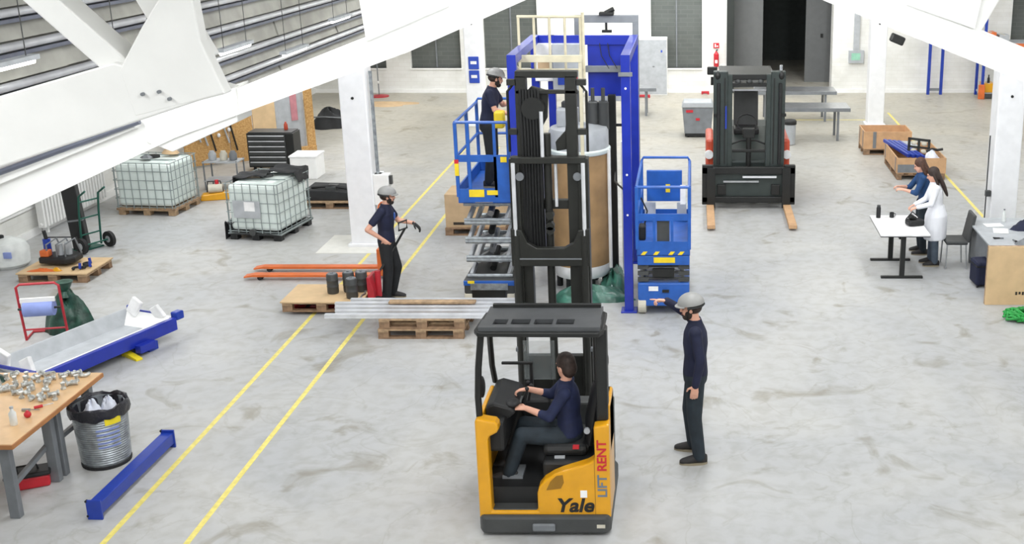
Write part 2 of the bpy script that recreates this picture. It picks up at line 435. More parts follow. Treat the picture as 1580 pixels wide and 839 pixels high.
poly_part(tA, 'lower_chord', lowR + upR[::-1], -.11, .11)
# flanges standing out of the web
for a, b in zip(lowL[:-1], lowL[1:]): MB().bar((a[0], 0, a[1] + .015), (b[0], 0, b[1] + .015), .34, .03).build('flange', 'truss_white', tA)
for a, b in zip(lowR[:-1], lowR[1:]): MB().bar((a[0], 0, a[1] + .015), (b[0], 0, b[1] + .015), .34, .03).build('flange', 'truss_white', tA)
MB().bar((-6.1, -.13, 3.52), (-4.05, -.13, 4.33), .05, .03).build('stiffener', 'truss_white', tA)
MB().cyl((-6.1, -.17, 3.63), (-4.0, -.17, 4.37), .022, n=8).build('conduit', 'rail_dark', tA)
poly_part(tA, 'gusset_plate', [(-4.0, 4.22), (-3.8, 4.14), (-3.3, 4.36), (-3.3, 4.62), (-3.95, 4.42)], -.15, .15)
poly_part(tA, 'gusset_plate', [(-2.33, 4.93), (-1.72, 5.18), (-1.80, 5.7), (-2.4, 5.7)], -.13, .13)
MB().bar((-2.1, 0, 5.0), (-2.75, 0, 6.6), .2, .28).build('strut', 'truss_white', tA, .01)
MB().bar((-1.9, 0, 5.1), (-1.9, 0, 6.8), .2, .2).build('strut', 'truss_white', tA, .01)
poly_part(tA, 'gusset_plate', [(1.5, 5.19), (2.0, 5.02), (2.1, 5.65), (1.5, 5.7)], -.13, .13)
MB().bar((1.9, 0, 5.0), (2.75, 0, 6.6), .2, .26).build('strut', 'truss_white', tA, .01)
MB().bar((1.65, 0, 5.1), (1.65, 0, 6.8), .2, .18).build('strut', 'truss_white', tA, .01)
MB().bar((-7.1, 0, 5.95), (-.1, 0, 8.2), .25, .25).build('upper_chord', 'truss_white', tA, .01)
MB().bar((-.1, 0, 8.2), (6.9, 0, 5.55), .25, .25).build('upper_chord', 'truss_white', tA, .01)
for s, x in ((-1, -6.05), (1, 5.95)): B('post', 'column_white', tA, x - .22, x + .22, -.2, .2, 0, 3.7 if s < 0 else 3.5, .02)
lb = MB().box(-.05, .05, -.03, .04, -.03, .03).build('spotlight', 'black_metal', tA, .01); lb.location = (1.445, -.16, 4.955); lb.rotation_euler = (0, R(22), 0)
# farther trusses stand in line behind this one on the columns
for y, lab in ((20.05, 'white roof truss resting on the two middle columns'), (31.6, 'farthest white roof truss near the back wall')):
    t = thing('roof_truss', lab, 'roof truss', (0, y, 0))
    dl = .0
    poly_part(t, 'lower_chord', [(-6.1, 3.15), (-.1, 5.5), (-.1, 5.75), (-6.1, 3.42)], -.1, .1)
    poly_part(t, 'lower_chord', [(-.1, 5.5), (5.7, 3.2), (5.7, 3.47), (-.1, 5.75)], -.1, .1)
    for x, z in ((-2.1, 4.9), (1.9, 4.9)): MB().bar((x, 0, z), (x * 1.25, 0, 6.7), .2, .2).build('strut', 'truss_white', t)
    MB().bar((-7.1, 0, 5.95), (-.1, 0, 8.2), .22, .22).build('upper_chord', 'truss_white', t)
    MB().bar((-.1, 0, 8.2), (6.9, 0, 5.55), .22, .22).build('upper_chord', 'truss_white', t)
# nearest truss, upper left corner
tB = thing('roof_truss', 'nearest white roof girder with slanting struts in the upper left corner', 'roof truss', (0, 5.0, 0))
poly_part(tB, 'lower_chord', [(-6.6, 3.62), (-3.04, 4.78), (-2.36, 5.0), (-1.99, 5.12), (-2.42, 5.25), (-2.99, 5.09), (-6.6, 4.02)], -.12, .12)
poly_part(tB, 'gusset_plate', [(-2.36, 5.02), (-1.965, 5.12), (-2.045, 5.34), (-2.06, 5.56), (-2.16, 5.56), (-2.28, 5.40), (-2.40, 5.22)], -.121, -.04)
MB().bar((-2.36, 0, 5.16), (-3.0, 0, 5.80), .11, .16, (0, 1, 0)).build('strut', 'truss_white', tB, .008)
MB().bar((-2.16, .12, 5.22), (-2.70, .12, 6.35), .14, .16, (0, 1, 0)).build('strut', 'truss_white', tB, .008)
MB().bar((-2.14, -.05, 5.3), (-2.17, -.05, 7.0), .10, .14, (0, 1, 0)).build('post', 'truss_white', tB, .01)
MB().bar((-7.1, 0, 5.95), (-.1, 0, 8.2), .25, .25).build('upper_chord', 'truss_white', tB, .01)
for dx, dz in ((-2.31, 5.12), (-2.24, 5.13), (-2.2, 5.10)): MB().cyl((dx, -.135, dz), (dx, -.119, dz), .008, n=8).build('bolt', 'mid_grey', tB)
B('post', 'column_white', tB, -6.75, -6.4, -.2, .2, 0, 3.9, .02)
# ------------------------------------------------------------------ floor markings
def line(x0, x1, y0, y1, lab): tag(MB().box(x0, x1, y0, y1, 0, .002).build('floor_line', 'line_yellow'), lab, 'floor marking')
line(-5.68, -5.62, 4, 28.6, 'yellow painted floor line nearer the trash can and blue beam')
line(-4.88, -4.82, 4, 28.6, 'yellow painted floor line nearer the yellow truck')
line(5.6, 5.67, 17.5, 33.5, 'yellow painted floor line leading past the wooden crates at right')
line(2.4, 5.0, 32.3, 32.37, 'short yellow floor line across, behind the forklift')
# ================================================================== people
AX, AYv, AZ = Vector((1, 0, 0)), Vector((0, 1, 0)), Vector((0, 0, 1))
def remesh(mb, name, m, parent, voxel, smooth_it=3):
    me = mb.mesh('tmp'); o = bpy.data.objects.new('tmp', me); COL.objects.link(o)
    r = o.modifiers.new('r', 'REMESH'); r.mode = 'VOXEL'; r.voxel_size = voxel; r.adaptivity = 0
    s = o.modifiers.new('s', 'SMOOTH'); s.iterations = smooth_it; s.factor = .5
    dg = bpy.context.evaluated_depsgraph_get(); out = bpy.data.meshes.new_from_object(o.evaluated_get(dg))
    bpy.data.objects.remove(o); bpy.data.meshes.remove(me)
    out.name = name; out.materials.clear(); out.materials.append(MATS[m])
    out.polygons.foreach_set('use_smooth', [True] * len(out.polygons))
    return link(name, out, parent)
def torso(mb, P, N, lat, k=1., bottom=True, fat=1.):
    P, N = Vector(P), Vector(N); ax = (N - P); L = ax.length; ax.normalize()
    a = (Vector(lat) - ax * Vector(lat).dot(ax)).normalized(); b = ax.cross(a)
    prof = [(-.30, .08, .07), (-.22, .135, .105), (-.05, .168, .122), (.12, .160, .115), (.32, .145, .106), (.58, .168, .120), (.78, .182, .112), (.90, .15, .09), (1.0, .075, .068), (1.06, .062, .062)]
    mb.loft([(P + ax * (L * t), a, b, rx * k * fat, ry * k * fat) for t, rx, ry in prof if bottom or t > -.06])
def hand(mb, w, d, n, curl=35, s=1., curls=None, g=0.):
    """w wrist, d pointing direction, n back-of-hand normal; thumb leaves on the side d x n"""
    w, d, n = Vector(w), Vector(d).normalized(), Vector(n); n = (n - d * n.dot(d)).normalized(); t = d.cross(n)
    mb.loft([(w - d * .02, t, n, .026 * s + g, .021 * s + g), (w + d * .025 * s, t, n, .034 * s + g, .019 * s + g), (w + d * .07 * s, t, n, .041 * s + g, .016 * s + g), (w + d * .092 * s, t, n, .037 * s + g, .012 * s + g)], 12)
    for i, (off, L) in enumerate(((.031, .072), (.0105, .082), (-.0105, .077), (-.031, .060))):
        c = R((curls or [curl] * 4)[i]); p = w + d * .085 * s + t * off * s; dd = d.copy(); ax = t
        for seg, fr in enumerate((.5, .3, .24)):
            dd = Matrix.Rotation(-c * (.6 if seg == 0 else 1.), 3, ax) @ dd
            q = p + dd * L * fr * s; mb.cap(p, q, (.0098 - seg * .0009) * s + g, (.0091 - seg * .0009) * s + g, 8); p = q
    p = w + d * .02 * s + t * .03 * s; q = p + (d * .6 + t * .8 - n * .25).normalized() * .045 * s; mb.cap(p, q, .0125 * s + g, .011 * s + g, 8)
    mb.cap(q, q + (d * .95 + t * .25 - n * .35).normalized() * .032 * s, .0105 * s + g, .009 * s + g, 8)
def person(label, loc, rz, J, top='jumper', cols=None, scale=1., head=(0, 0), helmet=False, hair=None, beard=False, gloves=False, hands=None, sit=False, lat=(1, 0, 0), fem=False, badge=False, body_vox=.0065):
    root = thing('person', label, 'person', loc, rz); root.scale = (scale,) * 3
    c = dict(top='navy', legs='trouser_black', hair='hair_dark'); c.update(cols or {})
    D = dict(P=(0, .0, .97), N=(0, 0, 1.50), H=(0, -.02, 1.655), sl=(.175, 0, 1.445), sr=(-.175, 0, 1.445), el=(.23, .03, 1.15), er=(-.23, .03, 1.15), wl=(.24, -.06, .90), wr=(-.24, -.06, .90),
             hl=(.09, 0, .92), hr=(-.09, 0, .92), kl=(.11, -.02, .50), kr=(-.11, -.02, .50), al=(.12, .03, .09), ar=(-.12, .03, .09), fl=(0, -1, 0), fr=(0, -1, 0))
    D.update(J); D = {k2: Vector(v) for k2, v in D.items()}
    F = .93 if fem else 1.
    yaw, pitch = R(head[0]), R(head[1])
    HM = Matrix.Rotation(yaw, 3, 'Z') @ Matrix.Rotation(pitch, 3, 'X')
    def hp(x, y, z): return D['H'] + HM @ Vector((x, y, z))
    b = MB()
    torso(b, D['P'], D['N'], lat, .86 * F)
    b.cap(D['N'] - AZ * .03, D['H'] + HM @ Vector((0, .02, -.06)), .056 * F, .052 * F)
    b.ell(hp(0, .012, .035), (.076, .094, .10), HM).ell(hp(0, -.022, -.035), (.060, .068, .088), HM).ell(hp(0, -.045, -.085), (.04, .038, .032), HM)
    b.cap(hp(0, -.088, .012), hp(0, -.103, -.028), .009, .014).ell(hp(.074, .012, -.01), (.012, .024, .034), HM).ell(hp(-.074, .012, -.01), (.012, .024, .034), HM)
    b.ell(hp(0, -.082, .03), (.045, .014, .012), HM)
    for s in 'lr':
        b.ell(D['s' + s], .055 * F).cap(D['s' + s], D['e' + s], .048 * F, .040 * F).cap(D['e' + s], D['w' + s], .041 * F, .028 * F)
        b.cap(D['h' + s], D['k' + s], .082 * F, .056 * F).cap(D['k' + s], D['a' + s], .056 * F, .038 * F)
        fo = D['f' + s].normalized(); b.cap(D['a' + s] + AZ * -.03, D['a' + s] + fo * .11 + AZ * -.045, .035, .03)
    hd = hands or {}
    HP = {}
    for s in 'lr':
        dv = (D['w' + s] - D['e' + s]).normalized(); o = dict(d=dv, n=(1 if s == 'l' else -1, 0, .2), curl=28, curls=None); o.update(hd.get(s, {})); HP[s] = o
        hand(b, D['w' + s], o['d'], o['n'], o['curl'], 1.05 * F, o['curls'])
    remesh(b, 'body', 'skin', root, body_vox, 2)
    # face
    for s in (-1, 1): MB().ell(hp(.03 * s, -.083, .012), (.012, .008, .007), HM, 10, 6).build('eye', 'eye', root, smooth=True)
    MB().ell(hp(0, -.092, -.062), (.022, .008, .006), HM, 10, 6).build('mouth', 'lip', root, smooth=True)
    if beard:
        m = MB().ell(hp(0, -.052, -.092), (.050, .045, .04), HM).ell(hp(.045, -.02, -.06), (.022, .04, .05), HM).ell(hp(-.045, -.02, -.06), (.022, .04, .05), HM).ell(hp(0, -.094, -.047), (.03, .010, .008), HM)
        remesh(m, 'beard', 'beard', root, .008, 2)
    # trousers
    m = MB(); torso_low = [(-.30, .085, .08), (-.2, .15, .12), (-.05, .178, .13), (.10, .172, .124), (.2, .165, .12)]
    ax = (D['N'] - D['P']); L = ax.length; ax.normalize(); a = (Vector(lat) - ax * Vector(lat).dot(ax)).normalized(); bb = ax.cross(a)
    m.loft([(D['P'] + ax * (L * t), a, bb, rx * F, ry * F) for t, rx, ry in torso_low])
    for s in 'lr':
        m.ell(D['h' + s], .10 * F).cap(D['h' + s], D['k' + s], .103 * F, .080 * F).cap(D['k' + s], D['a' + s] + AZ * .0, .079 * F, .068 * F)
    remesh(m, 'trousers', c['legs'], root, .012, 4)
    # shoes
    for s in 'lr':
        fo = D['f' + s].normalized(); fo = Vector((fo.x, fo.y, fo.z)); A = D['a' + s]; sd = fo.cross(AZ).normalized(); z0 = A.z - .09
        m = MB()
        up_ = sd.cross(fo)
        base = Vector((A.x, A.y, z0))
        m.loft([(base - fo * .085 + up_ * .055, sd, up_, .030, .045), (base - fo * .05 + up_ * .06, sd, up_, .042, .056), (base + fo * .03 + up_ * .058, sd, up_, .044, .052), (base + fo * .12 + up_ * .043, sd, up_, .050, .038), (base + fo * .18 + up_ * .034, sd, up_, .040, .028), (base + fo * .205 + up_ * .03, sd, up_, .02, .016)], 14)
        m.cap(A + AZ * .01, A + AZ * .05, .05, .05)
        sh = remesh(m, 'shoe', 'shoe', root, .010, 2)
        q = MB(); pl = []
        for i in range(20):
            t = 2 * math.pi * i / 20; xx, yy = math.cos(t), math.sin(t); pl.append(base + fo * (.06 + .147 * xx) + sd * (.052 * yy * (1 - .12 * xx)))
        q.add([p + up_ * h for h in (0.0, .022) for p in pl], [tuple(range(20)), tuple(range(20, 40))] + [(i, (i + 1) % 20, 20 + (i + 1) % 20, 20 + i) for i in range(20)])
        q.build('sole', 'sole', sh)
    # upper garment
    m = MB()
    if top == 'coat':
        torso(m, D['P'], D['N'], lat, 1.10, False)
        m.loft([(D['P'] + AZ * .12, a, bb, .165, .13), (D['P'] - AZ * .05, a, bb, .225, .19), (D['P'] - AZ * .25, a, bb, .23, .20), (D['P'] - AZ * .46, a, bb, .225, .195), (D['P'] - AZ * .47, a, bb, .215, .185)])
    else:
        P2 = D['P'] - ax * .0
        torso(m, P2, D['N'], lat, 1.08 * F, False)
    for s in 'lr':
        m.ell(D['s' + s], .070 * F)
        if top == 'tee':
            m.cap(D['s' + s], D['s' + s].lerp(D['e' + s], .62), .066 * F, .062 * F)
        else:
            e = .72 if top == 'rolled' else .97
            m.cap(D['s' + s], D['e' + s], .064 * F, .054 * F).cap(D['e' + s], D['e' + s].lerp(D['w' + s], e if top != 'half' else .35), .054 * F, .043 * F)
    remesh(m, {'tee': 'shirt', 'coat': 'lab_coat'}.get(top, 'jumper'), c['top'], root, .0115, 4)
    if badge:
        q = D['P'].lerp(D['N'], .66) + Vector((0, -.135, 0)); MB().ell(q + Vector((.05, .012, 0)), (.05, .012, .06)).build('print', 'lift_blue', root, smooth=True)
    if gloves:
        for s in 'lr':
            if s in gloves:
                m = MB(); o = HP[s]; hand(m, D['w' + s], o['d'], o['n'], o['curl'], 1.05, o['curls'], .003); remesh(m, 'glove', 'black_plastic', root, .006, 1)
    if helmet:
        m = MB(); n = 24
        rings = []
        for j in range(8):
            ph = j / 7 * math.pi / 2; rings.append((math.cos(ph), math.sin(ph)))
        vs = []; fs = []
        for cr, sr in rings:
            for i in range(n):
                t = 2 * math.pi * i / n; vs.append(hp((.118 * cr + .001) * math.cos(t), .012 + (.138 * cr + .001) * math.sin(t), .042 + .115 * sr))
        for j in range(7):
            fs += [(j * n + i, j * n + (i + 1) % n, (j + 1) * n + (i + 1) % n, (j + 1) * n + i) for i in range(n)]
        fs += [tuple(reversed(range(n)))]
        m.add(vs, fs)
        hm = m.build('helmet', 'helmet_grey', root, smooth=True)
        q = MB(); pts = []
        for i in range(13):
            t = R(200 + 140 * i / 12); pts.append((math.cos(t), math.sin(t)))
        vs = [hp(.116 * x, .012 + .136 * y, .045) for x, y in pts] + [hp(.122 * x, .012 + .168 * y, .036) for x, y in pts]
        vs += [p + HM @ Vector((0, 0, -.008)) for p in vs]
        k2 = 13; fs = []
        for i in range(12): fs += [(i, i + 1, k2 + i + 1, k2 + i), (2 * k2 + i, 3 * k2 + i, 3 * k2 + i + 1, 2 * k2 + i + 1), (k2 + i, k2 + i + 1, 3 * k2 + i + 1, 3 * k2 + i)]
        q.add(vs, fs).build('brim', 'helmet_grey', hm)
        for s in (-1, 1):
            MB().tube([hp(.1 * s, .03, .05), hp(.082 * s, -.02, -.03), hp(.05 * s, -.045, -.105), hp(0, -.055, -.122)], .007, 6).build('chin_strap', 'black_plastic', hm)
        MB().tube([hp(.112 * math.cos(R(t)), .012 + .13 * math.sin(R(t)), .025) for t in range(-10, 191, 20)], .013, 6).build('rear_band', 'black_plastic', hm)
        MB().ell(hp(0, .035, .0), (.085, .088, .07), HM).build('hair', c['hair'], root, smooth=True)
    elif hair:
        m = MB(); m.ell(hp(0, .022, .05), (.090, .105, .102), HM).ell(hp(0, .055, -.01), (.084, .075, .10), HM)
        if hair == 'long':
            m.loft([(hp(0, .07, .06), AX, AYv, .08, .05), (hp(0, .10, -.08), AX, AYv, .092, .05), (hp(0, .13, -.22), AX, AYv, .09, .042), (hp(0, .145, -.36), AX, AYv, .06, .03), (hp(0, .15, -.42), AX, AYv, .02, .015)])
            for s in (-1, 1): m.cap(hp(.075 * s, .02, .02), hp(.088 * s, .05, -.16), .03, .026)
        remesh(m, 'hair', c['hair'], root, .011, 2)
    return root
person('person in grey helmet and navy jumper standing and pointing left with raised arm', (0.02, 11.72, 0), R(-90),
       dict(er=(-.36, -.10, 1.47), wr=(-.36, -.30, 1.60), el=(.23, .05, 1.16), wl=(.235, .0, .90), al=(.16, .04, .09), ar=(-.14, -.02, .09), kl=(.13, -.01, .5), kr=(-.11, -.06, .5), H=(0, -.05, 1.655), fl=(.1, -1, 0), fr=(-.12, -1, 0)),
       'jumper', dict(top='navy', legs='trouser_dark'), 1.055, (-8, 8), True, beard=True,
       hands={'r': dict(d=(.05, -1, .12), n=(-.3, 0, 1), curls=[2, 62, 66, 70]), 'l': dict(d=(0, -.12, -1), n=(1, 0, 0), curl=22)})
person('person in navy T-shirt and grey helmet with hand on hip by the pallet truck', (-4.66, 17.0, 0), R(90),
       dict(er=(-.30, .19, 1.20), wr=(-.19, .0, 1.02), el=(.26, -.13, 1.20), wl=(.24, -.37, 1.16), kl=(.12, -.10, .5), al=(.13, .0, .09), H=(0, -.07, 1.645), N=(0, -.02, 1.50)),
       'tee', dict(top='navy', legs='trouser_black'), 1., (20, 6), True, beard=True, gloves='l', badge=True,
       hands={'r': dict(d=(.25, -.55, -.75), n=(-1, 0, 0), curl=30), 'l': dict(d=(0, -.75, -.65), n=(0, -.6, .7), curl=25)})
person('person in navy T-shirt and helmet working on the raised lift platform', (-3.06, 17.30, 1.735), R(90),
       dict(P=(0, .02, .97), N=(0, -.06, 1.49), H=(0, -.13, 1.635), sl=(.175, -.05, 1.43), sr=(-.175, -.05, 1.43), el=(.24, -.17, 1.2), er=(-.24, -.13, 1.2), wl=(.17, -.36, 1.25), wr=(-.15, -.35, 1.12)),
       'tee', dict(top='navy', legs='trouser_black'), 1., (25, 14), True, beard=True,
       hands={'r': dict(d=(.2, -1, .0), n=(-.5, 0, .8), curl=45), 'l': dict(d=(-.1, -1, .2), n=(.5, 0, .8), curl=40)})
person('person in navy jacket seated sideways at the controls of the yellow truck', (-1.22, 10.56, -.05), R(-90),
       dict(P=(0, .0, .93), N=(0, -.03, 1.44), H=(0, -.03, 1.60), sl=(.18, -.03, 1.385), sr=(-.18, -.03, 1.385), el=(.24, -.17, 1.17), wl=(.14, -.41, 1.22), er=(-.24, -.20, 1.20), wr=(-.14, -.42, 1.30),
            hl=(.09, -.06, .88), hr=(-.09, -.06, .88), kl=(.13, -.46, .93), kr=(-.13, -.47, .93), al=(.14, -.60, .53), ar=(-.12, -.62, .53)),
       'half', dict(top='jacket_navy', legs='trouser_dark', hair='hair_dark'), 1., (-40, 8), False, hair='short',
       hands={'l': dict(d=(-.1, -1, .05), n=(.2, 0, 1), curl=42), 'r': dict(d=(.1, -1, -.1), n=(-.2, 0, 1), curl=42)})
person('person in a white lab coat standing at the white table', (4.02, 18.82, 0), R(-90),
       dict(P=(0, .03, .95), N=(0, -.02, 1.46), H=(0, -.06, 1.60), sl=(.155, -.02, 1.40), sr=(-.155, -.02, 1.40), el=(.20, -.10, 1.14), er=(-.19, -.12, 1.14), wl=(.12, -.32, 1.06), wr=(-.08, -.33, 1.06), kl=(.09, .01, .5), kr=(-.09, .01, .5), al=(.10, .03, .09), ar=(-.10, -.0, .09)),
       'coat', dict(top='coat_white', legs='trouser_grey', hair='hair_dark'), .965, (-12, 16), False, hair='long', fem=True,
       hands={'l': dict(d=(-.3, -1, -.35), n=(.3, 0, 1), curl=35), 'r': dict(d=(.3, -1, -.35), n=(-.3, 0, 1), curl=35)}, body_vox=.0075)
person('person in a dark blue top standing behind the white table', (3.95, 19.5, 0), R(-90),
       dict(P=(0, .05, .95), N=(0, -.04, 1.45), H=(0, -.08, 1.585), sl=(.155, -.04, 1.39), sr=(-.155, -.04, 1.39), el=(.20, -.16, 1.14), er=(-.20, -.20, 1.15), wl=(.10, -.36, 1.18), wr=(-.06, -.38, 1.20), kl=(.09, .0, .5), kr=(-.09, -.02, .5)),
       'half', dict(top='blue_top', legs='trouser_dark', hair='hair_brown'), .98, (-5, 18), False, hair='long', fem=True,
       hands={'l': dict(d=(-.2, -1, .1), n=(.3, 0, 1), curl=40), 'r': dict(d=(.2, -1, .1), n=(-.3, 0, 1), curl=40)}, body_vox=.0075)
# ================================================================== the yellow reach truck
TR = thing('reach_truck', 'yellow and black reach truck with raised mast and seated driver', 'forklift', (-1.43, 10.06, 0))
ch = MB().prism([(-.60, -.05), (.60, -.05), (.635, .02), (.635, 1.1), (.55, 1.28), (-.55, 1.28), (-.635, 1.1), (-.635, .02)], .03, .22, 'Z').build('chassis', 'dark_grey', TR, .03)
B('tow_coupling', 'mid_grey', ch, -.12, .10, -.075, -.04, .07, .15, .015)
B('scuffed_corner', 'wheel_cream', ch, .50, .58, -.057, -.049, .10, .135)
panel = [(-.635, .17), (.635, .17), (.635, 1.165), (.485, 1.14), (.49, .80), (.42, .755), (.3, .715), (.18, .675), (.09, .635), (.0, .575), (-.05, .51), (-.07, .44), (-.07, .255), (-.51, .255), (-.515, 1.0), (-.50, 1.035), (-.43, 1.075), (-.41, 1.11), (-.415, 1.16), (-.44, 1.19), (-.60, 1.22), (-.635, 1.2)]
rp = MB().prism(panel, 0, .14).build('rear_panel', 'truck_yellow', TR, .02)
B('panel_seam', 'truck_gold', rp, .484, .489, -.003, .02, .22, .80)
MB().prism([(.02, .48), (.16, .5), (.19, .56), (.18, .64), (.12, .63), (.06, .57)], -.006, .02).build('speaker_grille', 'truck_gold', rp)
B('sticker', 'label_white', rp, .345, .41, -.004, .01, .40, .475)
text('brand_lettering', 'Yale', .20, 'black_plastic', rp, (.285, -.003, .31), (R(90), 0, 0), .006, .22, sx=1.05)
text('hire_lettering', 'LIFT', .125, 'logo_grey', rp, (.562, -.003, .52), (R(90), R(-90), 0), .003, 0, sx=1.05)
text('hire_lettering', 'RENT', .125, 'sign_red', rp, (.562, -.003, .84), (R(90), R(-90), 0), .003, 0, sx=1.05)
MB().prism([(.14, .17), (.6, .17), (.6, 1.3), (.14, 1.3)], .56, .635, 'X').build('side_panel', 'truck_yellow', TR, .02)
MB().prism([(.14, .17), (1.1, .17), (1.1, .9), (.9, 1.18), (.14, 1.18)], -.635, -.59, 'X').build('side_panel', 'truck_yellow', TR, .015)
B('power_unit', 'dark_grey', TR, -.6, .6, 1.05, 1.24, .2, .92, .02)
B('compartment_floor', 'black_plastic', TR, -.59, -.05, .14, 1.05, .2, .44)
B('step_plate', 'dark_grey', TR, -.51, -.07, .02, .3, .18, .265, .01)
B('pedal', 'mid_grey', TR, -.45, -.25, .3, .55, .44, .47)
B('seat_plinth', 'black_plastic', TR, -.03, .48, .15, 1.05, .2, .70, .03)
st = MB().box(-.04, .40, .25, .78, .70, .82).build('seat', 'black_plastic', TR, .05)
B('belt_buckle', 'sign_red', st, .26, .32, .22, .26, .80, .83)
B('lever', 'light_grey', st, .08, .18, .22, .25, .70, .72)
bk = MB().loft([((.42, .52, .80), AYv, Vector((.97, 0, -.2)), .24, .055), ((.45, .52, 1.0), AYv, Vector((.97, 0, -.2)), .25, .09), ((.50, .52, 1.3), AYv, Vector((.97, 0, -.2)), .22, .08), ((.53, .52, 1.47), AYv, Vector((.97, 0, -.2)), .15, .05)], 16).build('seat_back', 'black_plastic', TR, smooth=True)
MB().ell((.545, .52, 1.60), (.06, .14, .11)).build('headrest', 'black_plastic', bk, smooth=True)
MB().cyl((.40, .24, .98), (.40, .27, .98), .03).build('recline_knob', 'light_grey', bk)
B('control_console', 'black_plastic', TR, -.59, -.38, .15, 1.0, .8, 1.12, .04)
cs = MB().prism([(-.58, 1.08), (-.36, 1.08), (-.28, 1.15), (-.33, 1.20), (-.5, 1.25), (-.58, 1.22)], .3, .95).build('dashboard', 'black_plastic', TR, .03)
MB().ell((-.33, .40, 1.21), (.07, .09, .03)).build('steering_knob', 'black_plastic', cs, smooth=True)
for yy, xx in ((.62, -.25), (.7, -.22), (.78, -.26)): MB().cyl((xx, yy, 1.1), (xx + .03, yy, 1.25), .012).ell((xx + .03, yy, 1.26), .022).build('control_lever', 'black_plastic', cs)
B('armrest_console', 'black_plastic', TR, -.30, .0, .72, .95, .9, 1.10, .03)
B('display_bracket', 'black_plastic', TR, -.52, -.20, .95, .98, 1.38, 1.41, .008)
MB().bar((-.22, .97, .92), (-.22, .97, 1.4), .03, .03).build('display_post', 'black_plastic', TR)
MB().ell((-.60, .3, 1.42), (.03, .07, .11)).build('mirror', 'black_plastic', TR, smooth=True)
MB().tube([(-.60, .10, 1.18), (-.605, .10, 1.40), (-.585, .09, 1.70), (-.54, .08, 2.07)], .032, 8).build('front_pillar', 'black_metal', TR)
MB().tube([(-.60, 1.0, 1.18), (-.605, .9, 1.40), (-.585, .75, 1.70), (-.54, .5, 2.07)], .03, 8).build('front_pillar', 'black_metal', TR)
B('rear_pillar', 'black_metal', TR, .51, .62, .10, .26, 1.15, 2.08, .02)
B('rear_pillar', 'black_metal', TR, .46, .53, .42, .52, .9, 2.08, .02)
B('rear_cover', 'black_plastic', TR, .50, .635, .14, .62, .78, 1.30, .03)
# overhead guard
rf = MB()
rf.prism([(-.56, -.02), (.56, -.04), (.60, .06), (.60, .52), (.54, .60), (-.50, .60), (-.57, .52), (-.60, .06)], 2.05, 2.10, 'Z').build('roof_frame', 'black_metal', TR, .012)
g = MB(); g.box(-.55, .57, .0, .08, 2.10, 2.14).box(-.53, .56, .22, .58, 2.10, 2.14)
for x0, x1 in ((-.55, -.43), (-.30, -.265), (-.09, -.05), (.12, .155), (.32, .57)): g.box(x0, x1, .08, .22, 2.10, 2.14)
g.build('overhead_guard', 'roof_gunmetal', TR)
B('roof_trim', 'black_metal', TR, -.50, .54, .54, .59, 2.14, 2.17)
MB().tube([(-.4 + .05 * math.cos(t * .8), .30, 2.01 + .03 * math.sin(t * .8)) for t in range(8)], .008, 6, True).build('coat_hook', 'black_metal', TR)
# mast
Y0 = 2.2
def rail(n, x0, x1, y0, y1, z0, z1, m='mast_dark'): return B(n, m, TR, x0, x1, y0, y1, z0, z1, .006)
for s in (-1, 1):
    cx = .0 if s < 0 else 0
    xo = -.13 + s * .37
    rail('mast_rail', xo - .055, xo + .055, Y0, Y0 + .16, .06, 3.24)
    xi = -.13 + s * .265
    rail('mast_rail', xi - .07, xi + .05, Y0 + .06, Y0 + .18, 1.2, 4.12)
    MB().cyl((xo + s * .005, Y0 - .04, 2.4), (xo + s * .005, Y0 - .04, 3.2), .022).build('lift_rod', 'aluminium', TR, smooth=True)
    MB().cyl((xo, Y0 - .04, .3), (xo, Y0 - .04, 2.4), .04).build('lift_cylinder', 'mast_dark', TR, smooth=True)
    MB().prism([(.2, .08), (2.75, .08), (2.8, .14), (2.75, .24), (.2, .24)], -.13 + s * .36 - .06, -.13 + s * .36 + .06, 'X').build('reach_leg', 'mast_dark', TR, .015)
    MB().cyl((-.13 + s * .36 - .05, 2.6, .09), (-.13 + s * .36 + .05, 2.6, .09), .09, n=20).build('load_wheel', 'wheel_cream', TR)
    MB().cyl((s * .42 - .06, .75, .12), (s * .42 + .06, .75, .12), .12, n=20).build('drive_wheel', 'rubber', TR)
    fx = -.13 + s * .2
    MB().prism([(Y0 + .28, .3), (Y0 + 1.35, .3), (Y0 + 1.35, .32), (Y0 + .34, .345), (Y0 + .34, .85), (Y0 + .28, .85)], fx - .06, fx + .06, 'X').build('fork', 'mast_dark', TR)
rail('crossbeam', -.53, .27, Y0 - .02, Y0 + .1, 3.19, 3.26)
MB().prism([(-.56, 2.05), (.30, 2.05), (.30, 2.48), (.18, 2.46), (.12, 2.32), (.02, 2.26), (-.28, 2.26), (-.38, 2.32), (-.44, 2.46), (-.56, 2.48)], Y0 - .06, Y0 + .02).build('crossbeam', 'mast_dark', TR, .01)
B('crossbeam_edge', 'mid_grey', TR, -.52, .27, Y0 - .066, Y0 - .05, 2.13, 2.145)
rail('crossbeam', -.40, .14, Y0 + .1, Y0 + .18, 2.66, 2.76)
rail('crossbeam', -.46, .20, Y0 + .06, Y0 + .18, 4.10, 4.17)
rail('crossbeam', -.46, .20, Y0 + .06, Y0 + .12, 3.93, 3.97)
for xx, zz in ((-.5, 4.05), (.24, 4.05), (-.5, 3.52), (.24, 3.52)): B('guide_bracket', 'mast_dark', TR, xx - .05, xx + .05, Y0 + .06, Y0 + .14, zz - .03, zz + .03)
for s in (-1, 1): MB().tube([(-.13 + s * .34, Y0 + .1, 4.05), (-.13 + s * .42, Y0 + .1, 3.95), (-.13 + s * .42, Y0 + .1, 3.3)], .016, 6).build('guard_rod', 'black_metal', TR)
